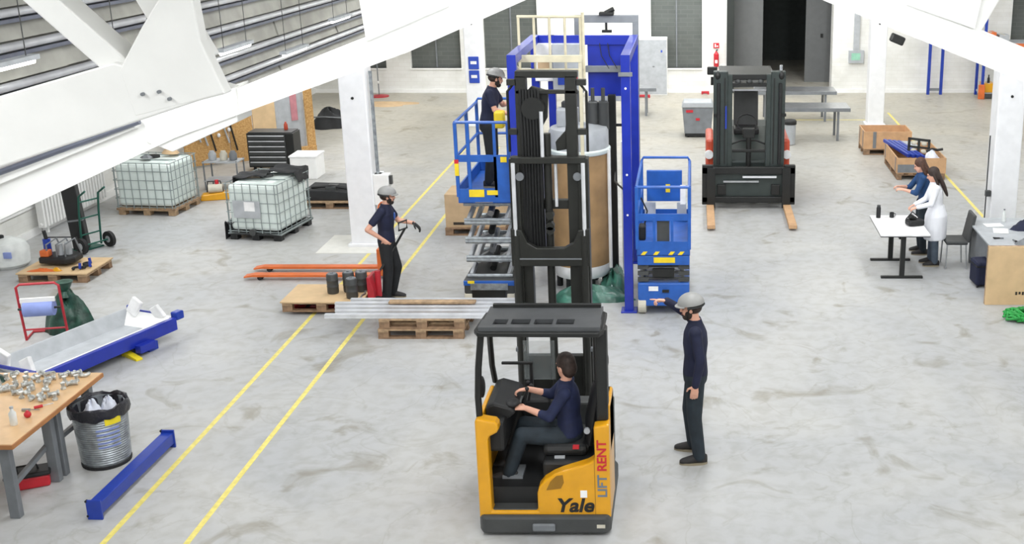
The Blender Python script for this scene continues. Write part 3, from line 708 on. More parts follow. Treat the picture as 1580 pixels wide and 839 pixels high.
MB().cyl((-.15, Y0 + .1, .3), (-.15, Y0 + .1, 3.5), .045).build('centre_cylinder', 'mast_dark', TR, smooth=True)
MB().cyl((-.06, Y0 + .06, 2.7), (-.06, Y0 + .06, 3.25), .018).build('centre_rod', 'aluminium', TR, smooth=True)
MB().cyl((-.19, Y0 + .02, 3.2), (-.19, Y0 + .02, 3.75), .02).build('centre_rod', 'aluminium', TR, smooth=True)
for i in range(7):
    xx = -.41 + .032 * i; MB().tube([(xx, Y0 + .05, 3.98), (xx + .01, Y0 + .03, 3.4), (xx, Y0 + .06, 2.6), (xx, Y0 + .06, 2.1)], .014, 6).build('hose', 'black_plastic', TR)
MB().prism([(-.38, 3.5), (-.22, 3.52), (-.14, 3.66), (-.12, 3.95), (-.3, 4.0), (-.4, 3.9)], Y0 + .12, Y0 + .2).build('hose_reel', 'black_metal', TR, .01)
MB().cyl((-.28, Y0 + .02, 3.78), (-.28, Y0 + .12, 3.78), .12, n=22).build('chain_pulley', 'black_metal', TR)
MB().prism([(-.05, 3.3), (.13, 3.33), (.13, 3.8), (.07, 3.72), (.05, 3.52), (-.06, 3.4)], Y0 + .12, Y0 + .2).build('mast_head_plate', 'mast_dark', TR, .01)
for z in (2.45, 2.62, 2.5): MB().cyl((-.13, Y0 - .04, z), (-.13, Y0 + .04, z), .045).build('valve', 'mast_dark', TR)
for s in (-1, 1):
    MB().cyl((-.13 + s * .31, Y0 - .03, 3.05), (-.13 + s * .31, Y0 + .0, 3.05), .045).build('roller', 'mid_grey', TR)
    B('rail_stop', 'mid_grey', TR, -.13 + s * .39 - .04, -.13 + s * .39 + .06, Y0 - .06, Y0, 1.05, 1.09)
B('hose_backing', 'black_metal', TR, -.44, -.20, Y0 + .1, Y0 + .12, 2.1, 3.95)  # dark plate added to blacken the gap behind the hoses
B('carriage', 'mast_dark', TR, -.50, .24, Y0 + .2, Y0 + .28, .35, .9, .01)
B('windscreen', 'glass', TR, -.30, .02, 1.0, 1.01, 1.2, 1.62)

# ================================================================== blue gantry
GX0, GX1, GY0, GY1, GZ = -2.56, -.96, 16.5, 18.95, 3.82
GT = thing('blue_gantry', 'tall bright blue steel gantry frame around the wrapped drum', 'gantry', (-1.8, 17.7, 0))
def gb(n, x0, x1, y0, y1, z0, z1, m='gantry_blue', bev=.006): return B(n, m, GT, x0 + 1.8, x1 + 1.8, y0 - 17.7, y1 - 17.7, z0, z1, bev)
for x in (GX0, GX1):
    for y in (GY0, GY1):
        gb('post', x - .065, x + .065, y - .065, y + .065, 0.02, GZ)
        gb('foot_plate', x - .12, x + .12, y - .12, y + .12, 0, .025)
    gb('top_beam', x - .065, x + .065, GY0 + .065, GY1 - .065, GZ - .13, GZ)
gb('top_beam', GX0 + .065, GX1 - .065, GY1 - .05, GY1 + .05, GZ - .15, GZ)
gb('back_panel', GX0 + .85, GX1 - .07, GY1 - .02, GY1 + .02, 2.84, GZ - .1)
gb('white_sill', GX0 + .85, GX1 - .07, GY1 - .04, GY1 + .03, 2.76, 2.84, 'light_grey')
gb('stiffener_rail', GX0 + .82, GX1 - .13, GY1 - .12, GY1 - .03, 3.24, 3.34, 'mid_grey')
for s in (-1, 1): MB().bar((GX1 + 1.8, 16.5 - 17.7, 2.3), (GX1 + 1.8, 17.1 - 17.7, 2.9), .06, .06).build('knee_brace', 'gantry_blue', GT) if s > 0 else None
gb('stud', GX1 - .1, GX1 + .1, GY0 - .09, GY0 - .065, 3.52, 3.58, 'mid_grey')
for z in (3.35, 2.1, 1.5): MB().cyl((GX1 + 1.8, GY0 - 17.7 - .075, z), (GX1 + 1.8, GY0 - 17.7 - .063, z), .016).build('stud', 'label_white', GT)
gb('back_post', GX0 + .2, GX0 + .32, GY1 - .06, GY1 + .06, 0, GZ)
for xx in (GX0 + .75, GX0 + .88): MB().tube([(xx + 1.8 + .3, 1.2, 3.7), (xx + 1.8 + .33, 1.16, 3.5), (xx + 1.8 + .45, 1.13, 3.3)], .008, 5).build('cable', 'black_plastic', GT)
MB().tube([(GX1 + 1.8, -1.0, 1.75), (GX1 + 1.8 - .25, -.2, 1.75), (GX1 + 1.8 - .3, .6, 1.75)], .015, 6).build('cross_tie', 'black_metal', GT)
# control box on the gantry's back
t = thing('control_cabinet', 'small grey control box with screen on the blue gantry frame', 'control box', (-1.98, 18.75, 2.95))
B('housing', 'light_grey', t, -.28, .16, 0, .16, 0, .75, .01); B('screen', 'sign_blue', t, -.2, .05, -.006, .01, .1, .3); B('button', 'sign_red', t, .07, .12, -.01, .01, .2, .25)
B('mounting_rail', 'mid_grey', t, -.28, .2, .15, .17, -.05, .0)
t2 = thing('junction_box', 'beige junction box behind the cream guard rails', 'junction box', (-2.38, 18.9, 3.2)); B('housing', 'label_white', t2, -.17, .12, -.1, .05, -.1, .5, .01); B('cover', 'cardboard', t2, -.12, .08, -.115, -.1, 0, .3)
# hoist beam over the back
HB = thing('hoist_beam', 'grey hoist beam with black trolley above the blue gantry', 'hoist', (-1.4, 19.35, 0))
B('beam', 'mid_grey', HB, -.55, .50, -.05, .05, 3.98, 4.10, .006)
for x in (-.5, .45): B('post', 'mid_grey', HB, x - .05, x + .05, -.05, .05, 0, 3.98, .006)
B('trolley', 'black_metal', HB, -.14, .10, -.1, .1, 4.10, 4.15, .01); MB().cyl((-.04, 0, 4.13), (.1, 0, 4.2), .04).build('trolley_motor', 'black_metal', HB)
MB().cyl((-.03, 0, 3.84), (-.03, 0, 3.98), .02).build('hook_stem', 'black_metal', HB); B('hook_block', 'black_metal', HB, -.1, .06, -.05, .05, 3.82, 3.86)
# cream guard frame
CG = thing('guard_frame', 'cream painted tubular frame with guard rails behind the truck mast', 'guard rail', (-2.15, 17.05, 0))
for s in (-1, 1): MB().box(s * .5 - .025, s * .5 + .025, -.03, .03, 0, 3.72).build('post', 'cream_metal', CG, .004)
B('top_bar', 'cream_metal', CG, -.53, .53, -.04, .04, 3.64, 3.74, .006)
for i in range(5):
    x = -.46 + .23 * i; MB().cyl((x, .55, 3.45), (x, .55, 4.24), .02, n=8).build('baluster', 'cream_metal', CG)
MB().tube([(-.48, .55, 4.24), (.48, .55, 4.24)], .022, 8).build('hand_rail', 'cream_metal', CG)
MB().tube([(-.48, .55, 3.45), (.48, .55, 3.45)], .02, 8).build('lower_rail', 'cream_metal', CG)
for s in (-1, 1): MB().tube([(s * .47, .55, 3.45), (s * .5, .0, 3.66)], .02, 8).build('side_rail', 'cream_metal', CG)
MB().cyl((.5, .55, 3.3), (.5, .55, 4.3), .024, n=8).build('corner_post', 'cream_metal', CG)
# wrapped drum
DR = thing('wrapped_drum', 'large upright drum wrapped in brown sheet with grey lid inside the gantry', 'drum', (-1.77, 17.72, 0))
MB().lathe([(.46, .42), (.46, 2.18)], n=48).build('wrapped_shell', 'drum_wrap', DR, smooth=True)
MB().lathe([(.475, 2.18), (.49, 2.2), (.49, 2.24), (.47, 2.26)], n=48).build('rim', 'ibc_plastic', DR, smooth=True)
MB().lathe([(.46, 2.26), (.46, 2.5), (.43, 2.56), (.2, 2.60)], n=48).build('lid', 'light_grey', DR, smooth=True)
MB().lathe([(.42, .22), (.46, .30), (.46, .42)], n=40).build('base_ring', 'label_white', DR, smooth=True)
for a in range(0, 360, 60): MB().cyl((.36 * math.cos(R(a)), .36 * math.sin(R(a)), 0), (.36 * math.cos(R(a)), .36 * math.sin(R(a)), .24), .05).build('foot', 'black_metal', DR)
for x in (-.18, .22, .38): MB().lathe([(.085, 2.5), (.085, 2.92), (.06, 2.94), (.03, 2.94), (.03, 3.14)], (x, .12, 0), 20).build('motor', 'dark_grey', DR, smooth=True)
B('crate_block', 'light_grey', DR, -.32, .0, -.15, .15, 2.58, 2.85, .02)
for a in (-20, 200): MB().cyl((.50 * math.cos(R(a)), .50 * math.sin(R(a)), .35), (.50 * math.cos(R(a)), .50 * math.sin(R(a)), 2.24), .028, n=8).build('corner_guard', 'white_paint', DR)
t = thing('support_post', 'black steel post standing right of the wrapped drum', 'post', (-1.28, 18.2, 0)); B('upright', 'black_metal', t, -.06, .06, -.06, .06, 0, 2.98, .01); B('foot_plate', 'black_metal', t, -.12, .12, -.12, .12, 0, .03)
MB().bar((.06, 0, 2.5), (.24, 0, 2.5), .04, .04).build('side_arm', 'black_metal', t)
t = thing('white_post', 'white steel post between the black post and the blue gantry leg', 'post', (-1.12, 18.4, 0)); B('upright', 'white_paint', t, -.045, .045, -.04, .04, 0, 2.2, .008); B('foot_plate', 'white_paint', t, -.1, .1, -.1, .1, 0, .02)
# green sheet on the floor under the drum
def blob(n, c, rx, ry, h, m, seed, parent=None, nseg=36, rings=9, amp=.25):
    rnd = random.Random(seed); ph = [rnd.uniform(0, 6.28) for _ in range(8)]; vs = []; fs = []
    for j in range(rings):
        u = j / (rings - 1)
        for i in range(nseg):
            t = 2 * math.pi * i / nseg
            k = 1 + amp * (.5 * math.sin(3 * t + ph[0]) + .3 * math.sin(5 * t + ph[1] + 2 * u) + .2 * math.sin(9 * t + ph[2] + 4 * u))
            r = (1 - u) * k
            z = h * (math.sin(u * math.pi / 2) ** .7) * (1 + amp * .8 * math.sin(4 * t + 7 * u + ph[3])) if j else 0
            vs.append((c[0] + rx * r * math.cos(t), c[1] + ry * r * math.sin(t), c[2] + max(0, z)))
    for j in range(rings - 1):
        fs += [(j * nseg + i, j * nseg + (i + 1) % nseg, (j + 1) * nseg + (i + 1) % nseg, (j + 1) * nseg + i) for i in range(nseg)]
    fs.append(tuple(reversed(range(nseg))))
    m_ = MB().add(vs, fs)
    return m_.build(n, m, parent, smooth=True)
tag(blob('plastic_sheet', (-1.62, 17.05, 0), .62, .32, .2, 'green_sheet', 3, amp=.3), 'crumpled translucent green sheet on the floor before the wrapped drum', 'sheet')
tag(blob('plastic_sheet', (-1.28, 17.75, 0), .2, .9, .22, 'green_sheet', 9, amp=.3), 'crumpled green sheet beside the blue gantry leg', 'sheet')

# ================================================================== scissor lifts
def scissor_lift(label, loc, raised, W=.76, L=1.75):
    t = thing('scissor_lift', label, 'scissor lift', loc)
    w = W / 2
    z0 = .14
    if raised: B('chassis', 'dark_grey', t, -w, w, 0, L, .14, .46, .02); B('chassis_trim', 'lift_blue', t, -w - .005, w + .005, -.01, L, .36, .44, .01)
    else:
        MB().prism([(-w, .22), (-w + .1, .14), (w - .1, .14), (w, .22), (w, .50), (-w, .50)], 0, L).build('chassis', 'lift_blue', t, .02)
    for x in (-w + .06, w - .06):
        for y in (.14, L - .2): MB().cyl((x - .06, y, .16), (x + .06, y, .16), .16, n=22).build('wheel', 'wheel_cream', t, .01)
    if raised:
        B('ladder_plate', 'galvanised', t, -w + .1, w - .1, -.03, 0, .30, .40); B('battery_box', 'black_metal', t, -w + .12, w - .14, -.02, .02, .16, .30)
        B('caution_label', 'label_yellow', t, -w + .06, -w + .16, -.018, -.005, .40, .44)
        zp = 1.735; n = 4; hh = (zp - .12 - .46) / n
        for k in range(n):
            za, zb = .46 + k * hh + .02, .46 + (k + 1) * hh - .02
            for x in (-w + .1, -w + .22, w - .22, w - .1):
                f = x in (-w + .1, w - .1)
                ya, yb = (.12, L - .25) if f else (L - .25, .12)
                MB().bar((x, ya, za), (x, yb, zb), .05, .09).build('scissor_arm', 'light_grey', t, .006)
            for y, z in ((.12, za), (.12, zb), (L - .25, za), (L - .25, zb)): MB().cyl((-w + .04, y, z), (w - .04, y, z), .032, n=10).build('pivot_tube', 'galvanised', t)
            MB().cyl((0, .4, za + .03), (0.0, .95, zb - .05), .05).build('lift_ram', 'steel' if k % 2 else 'black_metal', t)
    else:
        zp = 1.02
        for k in range(4):
            z = .52 + k * .095
            for x in (-w + .06, w - .10):
                MB().bar((x, .1, z + .03), (x, L - .2, z + .04), .05, .075).build('scissor_arm', 'light_grey', t, .006)
                B('arm_pad', 'dark_grey', t, x - .06, x + .10, .02, .06, z, z + .06)
            MB().cyl((-w + .04, .08, z + .03), (w - .04, .08, z + .03), .02, n=10).build('pivot_tube', 'dark_grey', t)
        B('label_plate', 'label_white', t, -.22, -.08, -.006, .01, .38, .45); B('towing_eye', 'black_metal', t, -.02, .08, -.02, .01, .36, .40)
        B('ladder_rung', 'black_metal', t, -.16, .16, -.02, .05, .60, .72)
    # platform
    B('platform_deck', 'lift_blue', t, -w - .01, w + .01, 0, L, zp - .10, zp, .008)
    B('toe_board', 'lift_blue', t, -w, w, -.015, .01, zp - .08, zp + .12)
    for x in (-w, w): B('toe_board', 'lift_blue', t, x - .012, x + .012, 0, L, zp, zp + .15)
    B('toe_board', 'lift_blue', t, -w, w, L - .02, L, zp, zp + .15)
    hr = 1.1 if raised else .93
    r = .022
    for x in (-w, w):
        for y in (0, L * .5, L): MB().box(x - .024, x + .024, y - .024, y + .024, zp, zp + hr).build('guard_post', 'lift_blue', t, .004)
        MB().tube([(x, 0, zp + hr), (x, L, zp + hr)], r, 8).build('top_rail', 'lift_blue', t); MB().tube([(x, 0, zp + hr * .55), (x, L, zp + hr * .55)], r, 8).build('mid_rail', 'lift_blue', t)
    MB().tube([(-w, L, zp + hr), (-w + .03, L, zp + hr + .06), (w - .03, L, zp + hr + .06), (w, L, zp + hr)], r, 8).build('top_rail', 'lift_blue', t)
    MB().tube([(-w, 0, zp + hr), (w, 0, zp + hr)], r, 8).build('top_rail', 'lift_blue', t); MB().tube([(-w, L, zp + hr * .55), (w, L, zp + hr * .55)], r, 8).build('mid_rail', 'lift_blue', t)
    MB().bar((-w, 0, zp + hr * .52), (w, 0, zp + hr * .52), .03, .10).build('mid_rail', 'lift_blue', t)
    for i, (x, c) in enumerate(((-w + .1, 'label_yellow'), (-.1, 'label_yellow'), (.12, 'label_yellow'), (w - .12, 'label_yellow'))):
        if not raised: MB().prism([(x - .05, zp - .08), (x + .01, zp - .08), (x + .05, zp - .03), (x - .01, zp - .03)], -.022, -.013).build('hazard_stripe', c, t)
    if raised:
        B('warning_plate', 'label_yellow', t, -w + .16, -.0, -.022, -.013, zp + .0, zp + .11); B('warning_plate', 'label_yellow', t, .04, .2, -.022, -.013, zp + .03, zp + .1)
        B('warning_plate', 'label_yellow', t, -w + .24, .12, -.012, -.001, zp - .085, zp - .04)
        B('side_label', 'label_yellow', t, -w - .03, -w + .03, -.032, -.022, zp + .32, zp + .5); B('side_label', 'sign_red', t, -w - .03, -w + .03, -.032, -.022, zp + .5, zp + .56)
        B('corner_label', 'label_yellow', t, w - .12, w - .03, -.03, -.016, zp + .52, zp + .60)
        B('control_box', 'label_yellow', t, .16, .3, .15, .35, zp + hr - .12, zp + hr + .12, .02)
        for x in (-w + .18, w - .2): MB().box(x - .02, x + .02, -.02, .02, zp, zp + hr).build('guard_post', 'lift_blue', t)
        B('gate_panel', 'lift_blue', t, w - .22, w, -.02, .02, zp, zp + .6)
    else:
        B('warning_plate', 'label_yellow', t, -.14, .17, -.022, -.013, zp - .20, zp - .12)
        B('lower_beam', 'lift_blue', t, -w, w, -.01, .03, zp - .24, zp - .10, .006)
        B('back_box', 'lift_blue', t, -w + .08, w - .12, L - .1, L - .04, zp + .3, zp + .8, .01); B('back_label', 'label_yellow', t, .0, .07, L - .11, L - .1, zp + .45, zp + .58)
        for x in (-.13, .13): MB().box(x - .02, x + .02, -.02, .02, zp, zp + hr * .52).build('gate_post', 'lift_blue', t)
        B('gate_mesh', 'dark_grey', t, -.09, .09, .02, .04, zp + .04, zp + .5)
        B('manual_box', 'light_grey', t, -w + .05, -.16, L - .2, L - .12, zp + .02, zp + .3); B('manual_box', 'light_grey', t, .18, w - .05, L - .2, L - .12, zp + .02, zp + .3)
        B('control_box', 'black_plastic', t, -w + .02, -w + .12, .1, .3, zp + .1, zp + .32, .02); B('side_placard', 'label_white', t, w - .14, w - .06, L * .5, L * .5 + .01, zp + .45, zp + .75)
        MB().tube([(-w + .1, .2, zp + .3), (-w + .14, .3, zp + .5), (-w + .05, .3, zp + .7)], .012, 6).build('control_cable', 'black_plastic', t)
    return t
scissor_lift('blue scissor lift raised on grey scissor arms carrying a person', (-3.06, 16.6, 0), True)
scissor_lift('blue scissor lift with lowered platform right of the gantry', (-.44, 16.3, 0), False)

# ================================================================== forklift at the back
FL = thing('forklift', 'dark forklift with orange red body facing the camera, wooden fork sleeves', 'forklift', (1.09, 22.6, 0))
for s in (-1, 1):
    B('mast_channel', 'forklift_dark', FL, s * .56 - .14, s * .56 + .14, .0, .18, .12, 2.72, .015)
    B('mast_channel', 'forklift_dark', FL, s * .39 - .06, s * .39 + .06, .02, .2, .12, 2.66, .01)
    B('mast_slot', 'black_metal', FL, s * .48 - .015, s * .48 + .015, -.006, .01, .9, 2.6)
    MB().cyl((s * .60, -.03, .9), (s * .60, -.03, 2.5), .035).build('tilt_hose', 'black_plastic', FL)
    B('fork', 'crate_wood', FL, s * .76 - .075, s * .76 + .075, -1.72, -.2, .04, .12, .01, label='wooden fork sleeve')
    B('fork_shank', 'black_metal', FL, s * .74 - .08, s * .74 + .08, -.22, -.14, .05, .85)
    B('mast_bracket', 'black_metal', FL, s * .64 - .06, s * .64 + .08, -.04, .12, 1.85, 1.9)
    MB().ell((s * .62, .05, 2.64), (.07, .09, .09)).build('sheave', 'black_metal', FL, smooth=True)
    B('fender', 'forklift_red', FL, s * .76 - .08, s * .76 + .08, .35, 1.6, .55, 1.32, .05)
    MB().cyl((s * .78, .27, 1.02), (s * .78, .36, 1.02), .085, n=18).build('headlamp', 'label_white', FL)
    MB().cyl((s * .68 - .15, .75, .42), (s * .68 + .15, .75, .42), .42, n=28).build('drive_wheel', 'rubber', FL, .03)
    MB().cyl((s * .62 - .1, 2.6, .32), (s * .62 + .1, 2.6, .32), .32, n=24).build('steer_wheel', 'rubber', FL, .03)
    MB().tube([(s * .58, .35, 1.1), (s * .56, .55, 2.2), (s * .52, .7, 2.48), (s * .5, 2.2, 2.5), (s * .54, 2.5, 1.3)], .045, 8).build('cab_pillar', 'black_metal', FL)
cg = MB().box(-.92, .92, -.14, -.04, .72, .86).box(-.92, .92, -.14, -.04, .14, .26).box(-.92, -.7, -.14, -.04, .1, .9).box(.7, .92, -.14, -.04, .1, .9).build('carriage', 'black_metal', FL, .012)
B('carriage_plate', 'forklift_dark', cg, -.70, .70, -.06, -.03, .26, .72); B('side_shift_rod', 'steel', cg, -.5, .2, -.13, -.1, .55, .585); B('side_shift_rod', 'aluminium', cg, -.12, .55, -.13, -.1, .64, .68)
B('carriage_block', 'black_metal', cg, -.62, -.45, -.13, -.05, .3, .5, .01); B('carriage_block', 'black_metal', cg, .45, .62, -.13, -.05, .3, .5, .01)
for z, h in ((2.56, .1), (2.42, .08), (1.12, .06)): B('mast_crossbar', 'black_metal', FL, -.5, .5, .04, .14, z, z + h, .01)
for x in (-.22, 0, .22): MB().ell((x, .06, 2.52), (.06, .05, .05)).build('light_bar_lamp', 'dark_grey', FL, smooth=True)
B('tilt_ram', 'steel', FL, -.5, .5, .05, .09, 2.34, 2.37)
MB().cyl((0, .1, .3), (0, .1, 1.5), .05).build('lift_cylinder', 'black_metal', FL); B('lift_head', 'black_metal', FL, -.12, .12, .05, .15, 1.4, 1.6, .02)
MB().tube([(-.35, .2, 1.25), (-.15, .2, 1.33), (.15, .2, 1.33), (.35, .2, 1.25)], .02, 6).build('hose_loop', 'black_plastic', FL)
MB().prism([(.3, .35), (2.9, .35), (2.98, .6), (2.95, 1.25), (1.9, 1.3), (.5, 1.05), (.3, .9)], -.62, .62, 'X').build('body', 'forklift_dark', FL, .04)
B('seat', 'black_plastic', FL, -.25, .28, 1.4, 1.9, 1.2, 1.34, .04); MB().prism([(1.85, 1.3), (1.97, 1.3), (2.05, 2.05), (1.95, 2.05)], -.24, .28, 'X').build('seat_back', 'dark_grey', FL, .03)
MB().tube([(.2 * math.cos(a * .524), .95 + .08 * math.sin(a * .524), 1.55 + .16 * math.sin(a * .524)) for a in range(12)], .015, 6, True).build('steering_wheel', 'black_plastic', FL)
B('roof', 'black_metal', FL, -.55, .55, .65, 2.25, 2.46, 2.53, .02); B('blue_strip', 'deep_blue', FL, -.47, -.44, -.012, 0, 1.6, 2.05)
MB().cyl((-.72, .4, 2.4), (-.72, .4, 2.56), .03).build('mirror_arm', 'black_metal', FL); B('mirror', 'black_metal', FL, -.82, -.62, .38, .44, 2.6, 2.76, .02)
MB().cyl((.62, .2, 2.6), (.62, .2, 2.82), .03).build('beacon', 'light_grey', FL)
# ================================================================== pallets and goods
PB = {}
def pallet(label, loc, rz=0., W=1.2, Dp=.8, H=.144, wood='pallet_wood', deck=None, group=None, cat='pallet'):
    t = thing('wooden_pallet', label, cat, loc, rz, group)
    key = (W, Dp, wood)
    def shared(nm, sx, sy, sz, m):
        k2 = (nm, round(sx, 3), round(sy, 3), round(sz, 3), m)
        if k2 not in PB:
            me = MB().box(-sx / 2, sx / 2, -sy / 2, sy / 2, 0, sz).mesh(nm); me.materials.append(MATS[m]); PB[k2] = me
        return PB[k2]
    for j in (-1, 0, 1):
        link('bottom_board', shared('bottom_board', W, .1, .022, 'pallet_dark'), t, 0, (0, j * (Dp / 2 - .05), 0))
        for i in (-1, 0, 1): link('block', shared('block', .145, .1, .078, 'pallet_dark'), t, 0, (i * (W / 2 - .075), j * (Dp / 2 - .05), .022))
    for i in (-1, 0, 1): link('stringer_board', shared('stringer_board', .145, Dp, .022, wood), t, 0, (i * (W / 2 - .075), 0, .10))
    n = 5
    for j in range(n): link('top_board', shared('top_board', W, .145 if j % 2 == 0 else .1, .022, wood), t, 0, (0, -Dp / 2 + .0725 + j * (Dp - .145) / (n - 1), .122))
    if deck: B('deck_sheet', deck, t, -W / 2 - .02, W / 2 + .02, -Dp / 2 - .02, Dp / 2 + .02, .144, .162)
    return t
# stacked pallets with aluminium profiles
pallet('lower pallet of the stack carrying long aluminium profiles', (-3.82, 15.72, 0))
pallet('upper pallet of the stack, directly under the aluminium profiles', (-3.80, 15.73, .146))
pallet('wooden pallet behind the aluminium profiles, half hidden', (-3.75, 16.32, 0), Dp=.3)
k = 0
pos_words = ['nearest', 'second', 'third', 'fourth', 'farthest']
for i in range(5):
    x0 = -5.16 + [0, .1, .05, .0, .18, .12, .3][i]; x1 = -2.55 + [0, .1, -.1, .06, .0, .12, -.02][i]
    y = 15.38 + i * .165; z = .293
    o = MB(); w = .03
    for a, b in ((-w, -.008), (.008, w)):
        o.box(0, x1 - x0, a, b, 0, .022).box(0, x1 - x0, a, b, .038, .06)
    o.box(0, x1 - x0, -.022, .022, .018, .042)
    tag(o.build('aluminium_profile', 'aluminium', None, loc=(x0, y, z)), 'long silver aluminium profile on pallets, %s from the camera' % pos_words[i], 'profile', 'aluminium profiles on the pallets')
tag(MB().box(-.62, .62, -.06, .06, 0, .03).build('wooden_plank', 'pallet_wood', None, .003, loc=(-3.75, 15.84, .356)), 'loose wooden plank lying across the aluminium profiles', 'plank')
# plywood topped pallet on the red pallet truck
pallet('plywood topped pallet carrying four dark canisters', (-5.51, 16.70, .05), W=1.16, Dp=.80, deck='plywood')
def canister(x, y, lab):
    t = thing('canister', lab, 'canister', (x, y, .213), 0, 'dark grey canisters on the plywood pallet')
    MB().lathe([(.078, 0), (.085, .015), (.085, .10), (.088, .105), (.088, .115), (.085, .12), (.085, .20), (.088, .205), (.088, .215), (.085, .22), (.085, .29), (.08, .30)], n=22).build('body', 'dark_grey', t, smooth=True)
    MB().lathe([(.07, .30), (.07, .31), (.02, .312), (.02, .325)], n=16).build('cap', 'mid_grey', t, smooth=True)
canister(-5.44, 16.70, 'leftmost dark grey canister on the plywood pallet'); canister(-5.22, 16.78, 'dark grey canister second from left on the plywood pallet')
canister(-5.09, 16.48, 'frontmost dark grey canister on the plywood pallet'); canister(-5.03, 16.80, 'rearmost dark grey canister beside the standing person')
tag(MB().tube([(-4.955 + .012 * math.sin(i), 16.36 + i * .034, .226 + .006 * (i % 2)) for i in range(20)], .012, 6).build('chain', 'steel'), 'steel chain lying along the edge of the plywood pallet', 'chain')
def pallet_truck(label, loc, rz, color, L, sp, hz):
    t = thing('pallet_truck', label, 'pallet truck', loc, rz)
    for s in (-1, 1):
        MB().prism([(0, .06), (-L + .12, .06), (-L, .045), (-L, .07), (-L + .15, hz), (0, hz)], s * sp - .075, s * sp + .075).build('fork', color, t, .006)
        MB().cyl((-L + .25, s * sp - .05, .04), (-L + .25, s * sp + .05, .04), .04, n=14).build('roller', 'rubber', t)
        MB().cyl((.13, s * .09 - .03, .09), (.13, s * .09 + .03, .09), .09, n=18).build('steer_wheel', 'rubber', t)
    MB().prism([(0, .05), (.1, .05), (.1, .3), (.05, .5), (0, .5)], -sp + .02, sp - .02).build('head', color, t, .01)
    MB().cyl((.13, 0, .16), (.13, 0, .56), .045, n=16).build('pump', color, t)
    return t
OT = pallet_truck('long orange pallet truck with bare forks behind the plywood pallet', (-5.12, 18.22, 0), R(0), 'orange_paint', 2.15, .22, .10)
MB().tube([(.22, 0, .5), (.14, 0, 1.0)], .02, 8).build('handle_bar', 'orange_paint', OT)
MB().tube([(.13 + .10 * math.cos(a * .5236), .0 + .02 * math.sin(a * .5236), 1.13 + .11 * math.sin(a * .5236)) for a in range(12)], .014, 6, True).build('handle_loop', 'orange_paint', OT)
RT = pallet_truck('red pallet truck under the plywood pallet beside the standing person', (-4.885, 16.72, 0), R(0), 'red_paint', 1.15, .19, .048)
MB().tube([(.13, 0, .5), (.34, .30, .85), (.50, .36, 1.12)], .018, 8).build('handle_bar', 'black_metal', RT)
MB().tube([(.42, .30, 1.10), (.42, .30, 1.22), (.52, .40, 1.24), (.52, .40, 1.12)], .016, 8, True).build('handle_loop', 'black_metal', RT)
# cardboard box behind the raised lift
pallet('pallet under the cardboard box left of the raised lift', (-4.0, 20.98, 0), W=1.1, Dp=.8, wood='pallet_dark')
cbx = thing('cardboard_box', 'open pale cardboard box on a pallet left of the raised lift', 'box', (-4.0, 20.98, .144))
B('carton', 'cardboard', cbx, -.54, .54, -.36, .36, 0, .62, .006)
MB().prism([(-.36, .62), (.36, .62), (.30, .74), (-.1, .78)], .50, .54, 'X').build('flap', 'cardboard', cbx); B('tape', 'plywood', cbx, -.05, .05, -.365, -.36, .1, .62)
B('hand_hole', 'text_dark', cbx, -.40, -.12, -.363, -.35, .05, .10)
# dark machine parts on a pallet between tank and column
pallet('pallet with flat black machine parts behind the nearer tank', (-7.25, 22.95, 0), W=1.2, Dp=.9)
bp_ = thing('machine_part', 'flat black machine part lying on a pallet near the white column', 'machine part', (-7.25, 22.95, .146))
MB().prism([(-.62, .0), (.66, .0), (.72, .1), (.1, .2), (-.5, .22), (-.64, .12)], -.35, .35).build('plate', 'cloth_black', bp_, .02); MB().tube([(-.4, -.2, .24), (0, -.25, .28), (.5, -.1, .16)], .03, 8).build('hose', 'black_plastic', bp_); B('bracket', 'dark_grey', bp_, -.1, .1, -.3, .0, .18, .27, .01)
